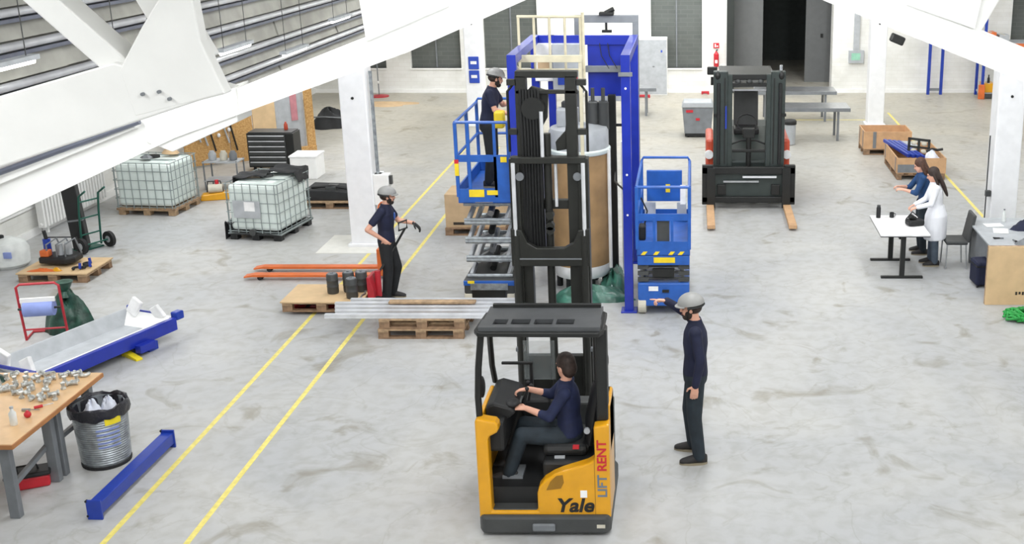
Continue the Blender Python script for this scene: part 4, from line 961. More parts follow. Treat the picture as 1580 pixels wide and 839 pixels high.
# ================================================================== liquid tanks
def ibc(label, loc, rz, W, Dp, wood, plate):
    t = thing('tank_container', label, 'tank', loc, rz)
    w, d = W / 2 - .03, Dp / 2 - .03
    MB().box(-w, w, -d, d, .17, 1.02).build('tank', 'ibc_plastic', t, .07)
    MB().box(-w + .1, w - .1, -d + .1, d - .1, 1.0, 1.05).build('tank_shoulder', 'ibc_plastic', t, .03)
    MB().lathe([(.12, 1.05), (.12, 1.09), (.1, 1.1)], n=22).build('filler_cap', 'black_plastic' if not plate else 'dark_grey', t, smooth=True)
    W2, D2 = W / 2, Dp / 2
    cg = MB()
    for z in (.17, .34, .52, .70, .88, 1.04):
        cg.tube([(-W2, -D2, z), (W2, -D2, z), (W2, D2, z), (-W2, D2, z)], .008, 6, True)
    nx = 8 if W > 1.1 else 7
    for i in range(nx):
        x = -W2 + .04 + (W - .08) * i / (nx - 1)
        for y in (-D2, D2): cg.cyl((x, y, .14), (x, y, 1.05), .008, n=6)
    ny = 7
    for i in range(ny):
        y = -D2 + .04 + (Dp - .08) * i / (ny - 1)
        for x in (-W2, W2): cg.cyl((x, y, .14), (x, y, 1.05), .008, n=6)
    cg.build('wire_cage', 'cage_grey', t)
    for y in (-.25, .25): MB().tube([(-W2, y, 1.05), (W2, y, 1.065)], .012, 6).build('top_bar', 'cage_grey', t)
    m = 'pallet_wood' if wood else 'black_plastic'
    for x in (-W2 + .08, 0, W2 - .08):
        for y in (-D2 + .08, 0, D2 - .08): B('foot_block', m, t, x - .07, x + .07, y - .07, y + .07, 0, .11, .01)
    B('base_deck', m, t, -W2 - .01, W2 + .01, -D2 - .01, D2 + .01, .10, .14)
    MB().tube([(-W2, -D2, .125), (W2, -D2, .125), (W2, D2, .125), (-W2, D2, .125)], .02, 6, True).build('base_rail', 'cage_grey' if not wood else 'pallet_dark', t)
    if plate:
        B('id_plate', 'light_grey', t, -.36, .16, -D2 - .016, -D2 - .010, .42, .74); B('id_label', 'label_white', t, -.14, .06, -D2 - .02, -D2 - .014, .55, .72)
        MB().cyl((-.02, -D2 + .02, .16), (-.02, -D2 - .05, .16), .06, n=16).build('outlet_valve', 'dark_grey', t)
    return t
ibc('caged pale green liquid tank on a wooden pallet by the radiator', (-10.62, 22.5, 0), R(-5), 1.17, 1.02, True, False)
ibc('caged pale green liquid tank on a black base with white label', (-7.82, 20.85, 0), R(-9), 1.0, 1.22, False, True)
tag(blob('carton_scrap', (-10.3, 22.6, 1.11), .17, .12, .12, 'cardboard', 5, nseg=10, rings=4), 'crumpled brown carton scrap on top of the tank by the radiator', 'carton')
tag(blob('rag', (-10.62, 22.2, 1.105), .11, .09, .06, 'mid_grey', 6, nseg=14, rings=5), 'grey rag lying on top of the tank by the radiator', 'rag')
def cloth(name, label, c, sx, sy, drop, m, seed, rz=0):
    n = 14; rnd = random.Random(seed); ph = [rnd.uniform(0, 6) for _ in range(4)]; vs = []; fs = []
    for th in (0, -.012):
        for i in range(n):
            for j in range(n):
                u, v = i / (n - 1) * 2 - 1, j / (n - 1) * 2 - 1
                ex = max(0, -u - .35)
                z = .03 + .025 * math.sin(5 * u + ph[0]) * math.cos(4 * v + ph[1]) + .015 * math.sin(9 * v + ph[2]) - drop * ex * 1.5
                x = sx * (max(u, -.35) - ex * .12); y = sy * v * (1 - .25 * ex + .08 * math.sin(6 * u + ph[3]))
                vs.append((x, y, z + th))
    N = n * n
    for i in range(n - 1):
        for j in range(n - 1):
            a = i * n + j; q = (a, a + 1, a + n + 1, a + n); fs.append(q); fs.append(tuple(N + k2 for k2 in reversed(q)))
    for i in range(n - 1):
        for a, b in (((i) * n, (i + 1) * n), (i * n + n - 1, (i + 1) * n + n - 1), (i, i + 1), ((n - 1) * n + i, (n - 1) * n + i + 1)): fs.append((a, b, b + N, a + N))
    o = MB().add(vs, fs).build(name, m, smooth=True, loc=c, rot=(0, 0, rz)); return tag(o, label, 'cloth')
cloth('black_cloth', 'black cloth hanging over the left top edge of the nearer tank', (-8.17, 20.75, 1.10), .42, .24, .5, 'cloth_black', 4)
cloth('black_cloth', 'black cloth draped over the right rear corner of the nearer tank', (-7.42, 21.15, 1.11), .42, .3, .22, 'cloth_black', 8, R(175))
cloth('black_cloth', 'black sheet bunched at the left foot of the nearer tank', (-8.42, 20.55, .28), .16, .24, .6, 'cloth_black', 12)
# tool chest
TC = thing('tool_chest', 'black tool chest with grey drawers and silver handles by the board wall', 'tool chest', (-9.5, 26.05, 0))
B('carcass', 'black_metal', TC, -.55, .5, -.22, .28, .1, .88, .012)
for i in range(6):
    z = .14 + i * .12; dz = .105
    d = B('drawer', 'dark_grey', TC, -.52, .32, -.245, -.22, z, z + dz, .004); B('handle', 'aluminium', d, -.5, .3, -.265, -.245, z + dz - .03, z + dz - .008)
for x in (-.45, .4):
    for y in (-.15, .2): MB().cyl((x - .02, y, .05), (x + .02, y, .05), .05).build('castor', 'rubber', TC)
B('top_tray', 'dark_grey', TC, -.52, .47, -.2, .26, .88, .905, .01); 
tag(MB().lathe([(.04, 0), (.045, .02), (.042, .12), (.02, .16), (.02, .18)], n=14).build('spray_can', 'forklift_red', smooth=True, loc=(-9.25, 26.15, .907)), 'small red brown can standing on the tool chest', 'can')
t = thing('storage_box', 'low white box beside the black tool chest', 'box', (-8.55, 25.4, 0)); B('body', 'white_paint', t, -.32, .25, -.3, .3, 0, .48, .01); B('lid', 'label_white', t, -.34, .27, -.32, .32, .48, .52, .01)
# board wall
mat('poster_pink', (196, 132, 140), .6)
OW = thing('board_wall', 'freestanding wall of wood strand boards with a grey panel and hung cables', 'board wall', (-11.55, 26.0, 0), math.atan2(2.2, 2.3))
B('strand_board', 'osb', OW, 0, 1.05, 0, .04, 0.05, 2.3, .004); B('strand_board', 'osb', OW, 1.07, 1.62, 0, .04, 0, 2.3, .004); B('strand_board', 'plywood', OW, 1.64, 2.2, -.01, .03, 0, 2.3, .004)
B('grey_panel', 'light_grey', OW, 2.2, 2.95, .06, .09, .1, 2.3); B('edge_board', 'osb', OW, 2.95, 3.15, -.03, .03, 0, 2.3, .004); B('foot_board', 'osb', OW, 2.2, 3.15, -.05, .06, 0, .14, .004)
B('red_poster', 'poster_pink', OW, 2.62, 2.78, .045, .06, .8, 1.9)
for i, (x, z0) in enumerate(((.45, .5), (.62, .35), (.95, .5), (1.12, .3), (.3, .6))):
    MB().tube([(x, -.03, 2.0), (x + .06, -.05, 1.4), (x - .05, -.04, 1.0), (x + .07, -.05, z0)], .02, 6).build('hung_cable', 'black_plastic' if i % 2 else 'light_grey', OW)
for i, (x, z) in enumerate(((.5, 1.2), (.75, 1.35), (.4, .8), (1.05, .8), (.8, .7), (1.3, 1.3))): MB().ell((x, -.03, z), (.04, .03, .05)).build('socket', 'label_white', OW, smooth=True)
# shelf frame, pump
SF = thing('low_shelf', 'low metal shelf frame with clutter in front of the board wall', 'shelf', (-10.0, 24.3, 0))
for x in (-.35, .35):
    for y in (-.2, .2): MB().cyl((x, y, 0), (x, y, .62), .018, n=6).build('post', 'mid_grey', SF)
for z in (.18, .58): B('shelf_board', 'light_grey', SF, -.37, .37, -.22, .22, z, z + .025)
for i, (x, c) in enumerate(((-.22, 'light_grey'), (.02, 'wheel_cream'), (.22, 'mid_grey'))):
    tag(MB().lathe([(.07, 0), (.08, .02), (.08, .14), (.05, .18), (.05, .2)], n=14).build('jar', c, smooth=True, loc=(-10.0 + x, 24.3, .606)), ['light grey jar left on the low metal shelf', 'cream jar in the middle of the low metal shelf', 'mid grey jar right on the low metal shelf'][i], 'jar')
YP = thing('transfer_pump', 'small pump on a yellow base on the floor behind the nearer tank', 'pump', (-9.83, 23.3, 0), R(18))
MB().prism([(-.27, 0), (.27, 0), (.30, .05), (.27, .16), (-.24, .13), (-.3, .06)], -.12, .12).build('base', 'truck_yellow', YP, .02)
MB().cyl((-.12, 0, .23), (.15, 0, .23), .09, n=18).build('motor', 'wheel_cream', YP); MB().tube([(-.15, 0, .16), (-.12, 0, .38), (.12, 0, .38), (.16, 0, .16)], .014, 6).build('handle', 'black_metal', YP); MB().cyl((.05, .02, .3), (.05, .02, .4), .04).build('gauge', 'sign_red', YP)
tag(MB().lathe([(.07, 0), (.075, .01), (.075, .24), (.05, .26)], n=16).build('bucket', 'plastic_white', smooth=True, loc=(-9.45, 23.75, 0)), 'small white bucket behind the yellow based pump', 'bucket')
BPk = thing('bundle', 'dark tarpaulin bundle on the floor left of the white column', 'bundle', (-9.85, 31.3, 0)); blob('tarpaulin', (0, 0, 0), .55, .4, .48, 'cloth_black', 21, BPk, amp=.2); MB().tube([(-.4, -.2, .3), (0, -.33, .33), (.4, -.2, .28)], .02, 6).build('strap', 'mid_grey', BPk)
LS = thing('pole_stand', 'thin pole on a dark round foot by the back wall', 'stand', (-9.85, 36.4, 0)); MB().lathe([(.3, 0), (.3, .03), (.05, .06)], n=24).build('foot', 'red_paint', LS); MB().cyl((0, 0, .05), (0, 0, 1.9), .018, n=8).build('pole', 'mid_grey', LS); MB().ell((0, 0, .45), (.03, .03, .05)).build('clamp', 'white_paint', LS)
tag(blob('dust_sheet', (-9.3, 35.0, 0), .9, .5, .05, 'cardboard', 31, amp=.3), 'flat brown dust sheet on the floor by the back wall', 'sheet')
# radiator
RA = thing('radiator', 'white finned radiator on the left wall beside the tank', 'radiator', (-11.95, 21.8, 0))
fn = MB()
for i in range(22): fn.box(-.05, .07, -1.2 + i * .11, -1.2 + i * .11 + .06, .14, .72)
fn.build('fins', 'white_paint', RA); MB().cyl((.01, -1.25, .2), (.01, 1.25, .2), .03).build('lower_pipe', 'white_paint', RA); MB().cyl((.01, -1.25, .66), (.01, 1.25, .66), .03).build('upper_pipe', 'white_paint', RA)
B('top_cover', 'white_paint', RA, -.09, .1, -1.25, 1.25, .72, .75); B('bracket', 'white_paint', RA, -.1, .0, -1.0, -.95, 0, .7)
# hand truck with the long black case
HT = thing('hand_truck', 'green hand truck with two wheels near the left wall', 'hand truck', (-10.62, 19.72, 0), R(-117))
for s in (-1, 1):
    MB().tube([(s * .19, .02, .06), (s * .19, .08, .7), (s * .19, .13, 1.0), (s * .19, .32, 1.12)], .018, 8).build('upright', 'green_paint', HT)
    MB().cyl((s * .27 - .03, .14, .14), (s * .27 + .03, .14, .14), .14, n=22).build('wheel', 'rubber', HT); MB().cyl((s * .27 - .035, .14, .14), (s * .27 + .035, .14, .14), .06, n=14).build('hub', 'light_grey', HT)
for z, y in ((.3, .045), (.6, .07), (.9, .11)): MB().cyl((-.19, y, z), (.19, y, z), .014, n=8).build('cross_bar', 'green_paint', HT)
MB().cyl((-.27, .14, .14), (.27, .14, .14), .015).build('axle', 'green_paint', HT); B('toe_plate', 'green_paint', HT, -.22, .22, -.25, .05, .01, .03)
lc = thing('long_case', 'tall black case strapped upright against the green hand truck', 'case', (-10.76, 19.70, .035), R(12)); lc.rotation_euler = (R(-2), R(-4), R(14)); B('body', 'black_plastic', lc, -.12, .12, -.12, .1, 0, 1.12, .015); B('strap', 'mid_grey', lc, -.125, .125, -.125, .105, .5, .53)
# pallet with equipment
pallet('board topped pallet holding a pump trolley near the left wall', (-10.30, 18.25, 0), W=1.1, Dp=.85, deck='plywood')
VC = thing('pump_trolley', 'black based pump trolley with bent pipes on the pallet', 'pump', (-10.42, 18.35, .164))
MB().prism([(-.27, -.17), (.2, -.22), (.3, -.1), (.3, .16), (.2, .24), (-.2, .22), (-.3, .1)], .04, .15, 'Z').build('base', 'black_plastic', VC, .03)
MB().cyl((-.18, 0, .15), (-.18, 0, .42), .06).build('bottle', 'deep_blue', VC); MB().cyl((-.18, 0, .42), (-.2, 0, .56), .03).build('bottle_neck', 'black_plastic', VC)
MB().cyl((.02, 0, .15), (.02, 0, .34), .05).cyl((.14, .04, .15), (.14, .04, .36), .05).build('canisters', 'light_grey', VC)
for a in (-.14, .02, .16): MB().tube([(a, -.12, .13), (a + .02, -.14, .36), (a + .1, .05, .42), (a + .14, .12, .15)], .014, 6).build('pipe', 'mid_grey', VC)
MB().tube([(-.25, .15, .13), (-.25, .16, .4), (.22, .18, .4), (.25, .15, .13)], .012, 6).build('frame', 'black_metal', VC); B('motor', 'orange_paint', VC, -.25, -.1, -.15, -.02, .15, .26, .02)
tag(blob('orange_strap', (-10.5, 17.95, .164), .24, .07, .035, 'orange_paint', 41, nseg=18, rings=4, amp=.4), 'flattened orange strap in front of the pump trolley', 'strap')
tag(blob('yellow_clip', (-10.28, 17.95, .166), .08, .05, .05, 'truck_yellow', 42, nseg=10, rings=4), 'yellow clip lying before the pump trolley', 'clip')
for i, (x, y, lab) in enumerate(((-9.98, 18.0, 'blue and black clamp, front one on the board topped pallet'), (-9.86, 18.08, 'blue and black clamp, right one on the board topped pallet'), (-9.93, 18.25, 'blue and black clamp, rear one on the board topped pallet'))):
    t = thing('clamp', lab, 'clamp', (x, y, .164), .5 * i); MB().tube([(.06 * math.cos(a * .4), .06 * math.sin(a * .4), .03) for a in range(12)], .02, 6).build('jaw', 'black_plastic', t); MB().cyl((.05, 0, .02), (.05, .02, .11), .022).build('grip', 'deep_blue', t)
CN = thing('drum_canister', 'round white plastic canister at the left picture edge', 'canister', (-11.5, 18.75, 0)); MB().lathe([(.25, 0), (.31, .06), (.32, .3), (.27, .42), (.12, .48), (.1, .5)], n=28).build('body', 'plastic_white', CN, smooth=True); MB().lathe([(.05, .49), (.05, .54), (.03, .55)], (-.06, -.05, 0), 14).build('cap', 'black_plastic', CN); B('label', 'paper_blue', CN, .10, .22, -.325, -.29, .22, .32)
# red paper roll stand and green sack
RC = thing('roll_stand', 'red tubular stand holding a roll of blue wiping paper', 'roll stand', (-9.05, 15.28, 0), R(12))
MB().tube([(-.27, .05, 0), (-.27, .0, .4), (-.27, -.03, .80), (-.22, -.03, .84), (.22, -.03, .84), (.27, -.03, .80), (.27, .0, .4), (.27, .05, 0)], .018, 8).build('frame', 'red_paint', RC); MB().tube([(-.27, .03, .16), (.27, .03, .16)], .014, 8).build('cross_bar', 'red_paint', RC)
MB().tube([(-.27, .05, .02), (-.27, .35, .02), (.27, .35, .02), (.27, .05, .02)], .016, 8).build('base_frame', 'red_paint', RC)
MB().cyl((-.19, -.08, .50), (.19, -.08, .50), .11, n=26).build('paper_roll', 'paper_blue', RC, smooth=True); MB().cyl((-.27, -.08, .50), (.27, -.08, .50), .016).build('spindle', 'black_metal', RC); B('cutter_bar', 'white_paint', RC, -.22, .22, -.12, -.08, .60, .66)
SK = thing('green_sack', 'dark green plastic sack standing behind the red roll stand', 'sack', (-8.93, 15.72, 0)); blob('sack', (0, 0, 0), .34, .26, .55, 'green_plastic', 51, SK, amp=.22); MB().lathe([(.1, .5), (.05, .58), (.12, .72), (.02, .74)], n=14).build('knotted_top', 'green_plastic', SK, smooth=True)
# blue and white chute on the floor
TY = thing('chute_tray', 'long white tray with blue side beams lying on the floor', 'tray', (-8.08, 14.5, 0), R(69))
L2, W2 = 1.12, .40
B('tray_floor', 'light_grey', TY, -L2 + .2, L2 - .2, -W2 + .05, W2 - .05, .14, .16)
for s, nm in ((-1, 'side_beam'), (1, 'side_beam')):
    if s < 0: B('side_beam', 'gantry_blue', TY, -L2, L2, -W2 - .07, -W2, .12, .30, .008); MB().prism([(-W2, .30), (-W2 + .03, .30), (-W2 + .12, .155), (-W2 + .08, .15)], -L2 + .1, L2 - .1, 'X').build('sloping_side', 'white_paint', TY)
    else: MB().prism([(W2 - .12, .155), (W2 - .08, .15), (W2 + .02, .34), (W2 - .01, .34)], -L2, L2 - .05, 'X').build('sloping_side', 'light_grey', TY)
for s in (-1, 1):
    MB().prism([(s * (L2 - .22), .155), (s * (L2 - .18), .15), (s * (L2 - .02), .32), (s * (L2 - .05), .32)], -W2, W2, 'Y').build('end_wall', 'white_paint', TY)
    B('end_rail', 'gantry_blue', TY, s * (L2 - .02) - .012, s * (L2 - .02) + .012, -W2 + (.25 if s > 0 else 0), W2, .30, .34)
    for yy in (-W2 - .03, W2 - .02):
        B('lug', 'deep_blue', TY, s * (L2 + .09) - .07, s * (L2 + .09) + .07, yy - .03, yy + .09, .24, .36, .02)
    MB().box(-.03, .03, -.09, .09, 0, .24).build('end_flap', 'label_white', TY, .015, loc=(s * (L2 - .1), W2 - .15, .30), rot=(R(28), R(12 * s), 0)); MB().box(-.03, .03, -.09, .09, 0, .2).build('end_flap', 'label_white', TY, .015, loc=(s * (L2 - .05), -W2 + .14, .28), rot=(R(-28), R(-12 * s), 0))
    B('skid', 'deep_blue', TY, s * .62 - .08, s * .62 + .08, -W2 - .12, W2, .0, .12, .006)
B('fork_pocket', 'gantry_blue', TY, .35, .62, -W2 - .17, -W2 - .07, .05, .16, .008)
YW = thing('floor_wedge', 'bright yellow painted wedge on the floor before the white tray', 'wedge', (-7.55, 14.62, 0), R(-35)); MB().prism([(-.16, 0), (.18, 0), (.18, .03), (-.16, .07)], -.045, .045).build('body', 'bright_yellow', YW, .005); B('stop_plate', 'bright_yellow', YW, -.17, -.15, -.05, .05, 0, .09)
# waste bin
BN = thing('waste_bin', 'ribbed steel waste bin with black liner beside the workbench', 'waste bin', (-6.44, 11.62, 0))
prof = [(.24, .03)]
for i in range(24):
    z = .05 + i * .026; r = .242 + .034 * z / .7; prof += [(r, z), (r + .008, z + .013)]
prof += [(.28, .68), (.25, .68), (.23, .2), (.0, .2)]
MB().lathe(prof, n=40).build('drum', 'galvanised', BN, smooth=True); MB().lathe([(.25, 0), (.255, .03), (.24, .035)], n=32).build('foot_ring', 'rubber', BN)
n = 40; vs = []; fs = []; rr = [(.23, .35), (.245, .66), (.275, .71), (.30, .70), (.305, .64), (.295, .585)]
for j, (r, z) in enumerate(rr):
    for i in range(n):
        t = 2 * math.pi * i / n; k2 = 1 + (.02 * math.sin(7 * t) + .02 * math.sin(13 * t + j)) * (j > 0); vs.append((r * k2 * math.cos(t), r * k2 * math.sin(t), z + (.012 * math.sin(5 * t + j) + .008 * math.sin(11 * t)) * (j > 0)))
for j in range(len(rr) - 1): fs += [(j * n + i, j * n + (i + 1) % n, (j + 1) * n + (i + 1) % n, (j + 1) * n + i) for i in range(n)]
MB().add(vs, fs).build('liner', 'bag_black', BN, smooth=True)
def curved_label(nm, m, r0, r1, a0, a1, z0, z1, parent):
    q = MB(); vs = []; fs = []; k3 = 10
    for j, (z, rad) in enumerate(((z0, r0), (z1, r1))):
        for i in range(k3 + 1): a = R(a0 + (a1 - a0) * i / k3); vs.append((rad * math.cos(a), rad * math.sin(a), z))
    for i in range(k3): fs.append((i, i + 1, k3 + 2 + i, k3 + 1 + i))
    return q.add(vs, fs).build(nm, m, parent)
for z in (.26, .31, .36, .41, .46): curved_label('printed_stripe', 'paper_blue', .254 + .034 * z / .7, .256 + .034 * z / .7, 285, 335, z, z + .022, BN)
curved_label('sticker', 'bright_yellow', .283, .286, 305, 340, .52, .62, BN)
for i, (dx, dy, r, lab) in enumerate(((-.06, -.02, .1, 'crumpled white paper ball on the left in the waste bin'), (.08, .06, .09, 'crumpled white paper ball on the right in the waste bin'))): tag(blob('paper_ball', (-6.44 + dx, 11.62 + dy, .5), r * 1.15, r * 1.15, .22, 'tissue', 60 + i, nseg=16, rings=6, amp=.2), lab, 'paper')
# blue beam on the floor
BB = thing('steel_beam', 'short blue steel beam with end plates lying beside the yellow line', 'beam', (-5.92, 11.15, 0), R(88.5))
B('tube', 'deep_blue', BB, -.80, .80, -.065, .065, .05, .18, .008)
for s in (-1, 1): B('end_plate', 'deep_blue', BB, s * .80 - .012, s * .80 + .012, -.075, .075, 0, .21, .004)
for s in (-1, 1):
    for z in (.04, .2): MB().cyl((s * .80 - .015, .07, z), (s * .80 + .015, .07, z), .012).build('bolt', 'black_metal', BB)
# workbench
WB = thing('workbench', 'wooden topped workbench with grey steel legs in the lower left corner', 'workbench', (-7.3, 11.18, 0))
B('worktop', 'worktop', WB, -.75, .70, -.90, .90, .80, .85, .006); B('edge_strip', 'worktop_edge', WB, .70, .712, -.90, .90, .80, .845); B('edge_strip', 'worktop_edge', WB, -.75, .71, -.912, -.90, .80, .845)
for y in (-.78, -.02, .12, .80):
    for x in (.55, -.6): B('leg', 'mid_grey', WB, x - .05, x + .05, y - .04, y + .04, 0, .80, .006)
B('under_frame', 'mid_grey', WB, -.65, .6, -.05, .15, .73, .80); MB().bar((.5, -.75, .28), (.5, .1, .42), .04, .05).build('stretcher', 'mid_grey', WB); B('cross_stretcher', 'mid_grey', WB, .52, .56, .12, .8, .38, .43)
FM = []
q = MB().cyl((-.05, 0, .03), (.05, 0, .03), .022, n=10).cyl((0, 0, .03), (0, .05, .03), .02, n=10).cyl((-.055, 0, .03), (-.04, 0, .03), .03, n=10).cyl((.04, 0, .03), (.055, 0, .03), .03, n=10); FM.append(q)
q = MB().lathe([(.028, 0), (.028, .02), (.018, .022), (.018, .06), (.024, .062), (.024, .075)], n=12); FM.append(q)
q = MB().tube([(.04 * math.cos(R(a)), .04 * math.sin(R(a)), .025) for a in range(0, 181, 20)], .02, 8).cyl((.04, -.015, .025), (.04, .005, .025), .028, n=10); FM.append(q)
FME = []; mat('fitting', (196, 198, 194), .3, .25, var=.2, scale=30)
for i, q in enumerate(FM): me = q.mesh('pipe_fitting', True); me.materials.append(MATS['fitting']); FME.append(me)
rnd = random.Random(11)
spots = []
tries = 0
while len(spots) < 34 and tries < 4000:
    tries += 1
    x, y = rnd.uniform(-7.62, -6.72), rnd.uniform(11.28, 12.0)
    if (x + 7.0) * .4 + (y - 11.6) < -.28: continue
    if all((x - a) ** 2 + (y - b) ** 2 > .0115 for a, b in spots): spots.append((x, y))
for i, (x, y) in enumerate(spots):
    o = link('pipe_fitting', FME[i % 3], None, 0, (x, y, .851), (0, 0, rnd.uniform(0, 6)))
    tag(o, 'small loose steel pipe fitting in the heap on the workbench', 'pipe fitting', 'pipe fittings heaped on the workbench')
t = thing('spray_bottle', 'clear white bottle lying near the front of the workbench', 'bottle', (-6.82, 10.72, .85)); MB().lathe([(.03, 0), (.035, .01), (.035, .13), (.015, .16), (.015, .18)], n=16).build('body', 'plastic_white', t, smooth=True); MB().lathe([(.018, .18), (.018, .2)], n=12).build('cap', 'light_grey', t)
tag(MB().ell((0, 0, .033), .035).cyl((0, 0, .06), (0, 0, .075), .012).build('red_knob', 'sign_red', smooth=True, loc=(-6.78, 10.9, .85)), 'round red knob lying on the workbench beside the bottle', 'knob')
for i, (x, y, m, lab) in enumerate(((-6.86, 11.05, 'steel', 'silver handled screwdriver lying across the bench'), (-6.78, 11.14, 'sign_red', 'red handled screwdriver lying on the bench'), (-7.1, 10.5, 'black_metal', 'black handled screwdriver near the bench front'))):
    t = thing('screwdriver', lab, 'screwdriver', (x, y, .85), .7 * i); MB().cyl((-.06, 0, .016), (.02, 0, .016), .015, n=10).build('handle', m, t); MB().cyl((.02, 0, .016), (.12, 0, .016), .005, n=8).build('shaft', 'steel', t)
tag(blob('green_bundle', (-7.75, 11.85, .85), .2, .16, .1, 'green_plastic', 71, nseg=18, rings=6), 'dark green bundle at the left end of the workbench', 'bundle')
TB = thing('tool_box', 'red and black tool box on the floor under the workbench', 'tool box', (-6.98, 11.05, 0), R(25)); B('case', 'sign_red', TB, -.2, .2, -.1, .1, 0, .13, .02); B('lid', 'black_plastic', TB, -.22, .22, -.12, .12, .13, .18, .02); MB().tube([(-.1, 0, .18), (-.09, 0, .23), (.09, 0, .23), (.1, 0, .18)], .012, 6).build('handle', 'black_plastic', TB)
# ================================================================== right hand side
TW = thing('white_table', 'white height adjustable table on black T legs by the two people at right', 'table', (3.41, 18.63, 0))
B('table_top', 'label_white', TW, -.40, .40, -.62, .62, .72, .745, .004); B('edge_band', 'black_plastic', TW, -.40, .40, -.62, .62, .708, .72)
for y, x in ((-.55, -.02), (.42, -.05)): B('leg', 'black_metal', TW, x - .04, x + .04, y - .03, y + .03, .03, .71, .004); B('foot', 'black_metal', TW, x - .34, x + .34, y - .035, y + .035, 0, .035, .006)
B('cross_beam', 'black_metal', TW, -.08, .0, -.5, .42, .64, .70)
t = thing('thermos_bottle', 'tall black bottle standing on the white table', 'bottle', (3.13, 19.08, .747)); MB().lathe([(.036, 0), (.038, .01), (.038, .17), (.03, .19)], n=18).build('body', 'black_plastic', t, smooth=True); MB().lathe([(.03, .19), (.03, .22)], n=14).build('cap', 'dark_grey', t)
t = thing('mug', 'small black mug on the white table behind the bottle', 'mug', (3.36, 19.1, .747)); MB().lathe([(.034, 0), (.038, .01), (.038, .085), (.033, .085), (.031, .012)], n=18).build('cup', 'black_plastic', t, smooth=True); MB().tube([(.037, 0, .07), (.065, 0, .06), (.065, 0, .03), (.037, 0, .02)], .006, 6).build('handle', 'black_plastic', t)
t = thing('camera_case', 'black camera bag on the white table before the lab coat', 'bag', (3.66, 18.62, .747), R(15)); MB().box(-.14, .14, -.10, .10, 0, .10).build('body', 'black_plastic', t, .03); MB().cyl((0, 0, .1), (-.1, -.02, .16), .045).build('lens', 'black_metal', t); MB().tube([(-.12, .08, .09), (0, .1, .2), (.12, .08, .09)], .01, 6).build('strap', 'black_plastic', t)
CH = thing('chair', 'black padded chair with thin metal legs beside the grey desk', 'chair', (4.33, 18.75, 0), 0)
B('seat', 'dark_grey', CH, -.14, .22, -.22, .22, .42, .48, .02); MB().prism([(.2, .46), (.25, .46), (.34, .92), (.29, .92)], -.21, .21).build('backrest', 'dark_grey', CH, .015)
for s in (-1, 1): MB().cyl((-.12, s * .19, .43), (-.13, s * .2, 0), .012, n=8).build('leg', 'steel', CH); MB().cyl((.19, s * .19, .43), (.22, s * .2, 0), .012, n=8).build('leg', 'steel', CH)
GD = thing('grey_desk', 'large grey desk cluttered with tools beside the right column', 'desk', (5.3, 17.95, 0))
B('desk_top', 'light_grey', GD, -.70, .8, -.98, 1.08, .73, .76, .004); B('end_panel', 'mid_grey', GD, -.62, -.58, -.85, 1.0, .12, .73); B('back_panel', 'mid_grey', GD, -.58, .75, .95, 1.0, .12, .73); B('front_rail', 'mid_grey', GD, -.6, .75, -.92, -.86, .6, .73)
for x in (-.6, .7):
    for y in (-.88, .98): B('leg', 'mid_grey', GD, x - .03, x + .03, y - .03, y + .03, 0, .73)
for i, (x, y, sx, sy, rz, lab) in enumerate(((4.95, 18.55, .3, .2, .1, 'white paper sheet at the back of the grey desk'), (4.98, 18.2, .24, .3, -.2, 'white paper sheet in the middle of the grey desk'))): tag(MB().box(-sx / 2, sx / 2, -sy / 2, sy / 2, 0, .004).build('paper_sheet', 'label_white', loc=(x, y, .762), rot=(0, 0, rz)), lab, 'paper')
tag(blob('navy_jacket', (5.5, 18.35, .762), .32, .22, .14, 'navy', 81, nseg=24, rings=7), 'navy jacket lying on the back of the grey desk', 'jacket')
tag(blob('grey_bag', (5.25, 17.35, .762), .26, .2, .13, 'mid_grey', 82, nseg=24, rings=7), 'crumpled light grey bag near the front of the desk', 'bag')
for i, (x, y, lab) in enumerate(((4.85, 17.75, 'black pliers on the left edge of the grey desk'), (5.02, 17.1, 'black pliers at the near end of the grey desk'), (5.05, 17.6, 'black pliers in the middle of the grey desk'))):
    t = thing('pliers', lab, 'pliers', (x, y, .76), .9 * i)
    for s in (-1, 1): MB().tube([(-.1, s * .03, .012), (0, s * .006, .012)], .010, 6).build('handle', 'black_plastic', t)
    MB().tube([(0, 0, .012), (.06, 0, .012)], .012, 6).build('jaw', 'mid_grey', t)
t = thing('desk_bottle', 'small white bottle standing at the back of the grey desk', 'bottle', (5.18, 18.8, .762)); MB().lathe([(.035, 0), (.035, .12), (.014, .16), (.014, .19)], n=16).build('body', 'plastic_white', t, smooth=True); MB().lathe([(.016, .19), (.016, .21)], n=10).build('cap', 'mid_grey', t)
NB = thing('storage_case', 'dark navy case on the floor between desk and plywood crate', 'case', (4.6, 17.75, 0), R(6)); MB().box(-.14, .14, -.18, .18, .03, .42).build('body', 'navy', NB, .04); B('lid_rim', 'black_plastic', NB, -.145, .145, -.185, .185, .34, .36)
for x in (-.12, .12): MB().cyl((x, -.15, .03), (x + .01, -.15, .03), .03).build('wheel', 'black_plastic', NB)
PC = thing('plywood_crate', 'pale plywood crate panel with stencilled print at the right edge', 'crate', (5.05, 16.78, 0)); B('front_sheet', 'plywood', PC, -.62, .7, -.02, 0, 0, .92, .003); B('side_batten', 'pallet_wood', PC, -.62, -.55, 0, .06, 0, .92); B('side_batten', 'pallet_wood', PC, .62, .7, 0, .06, 0, .92); B('top_batten', 'pallet_wood', PC, -.55, .62, 0, .06, .84, .92)
for i in range(6): B('stencil_mark', 'text_dark', PC, -.17 + i * .05, -.14 + i * .05, -.024, -.02, .16 + .01 * (i % 2), .21)
q = MB(); rnd = random.Random(5); pts = []
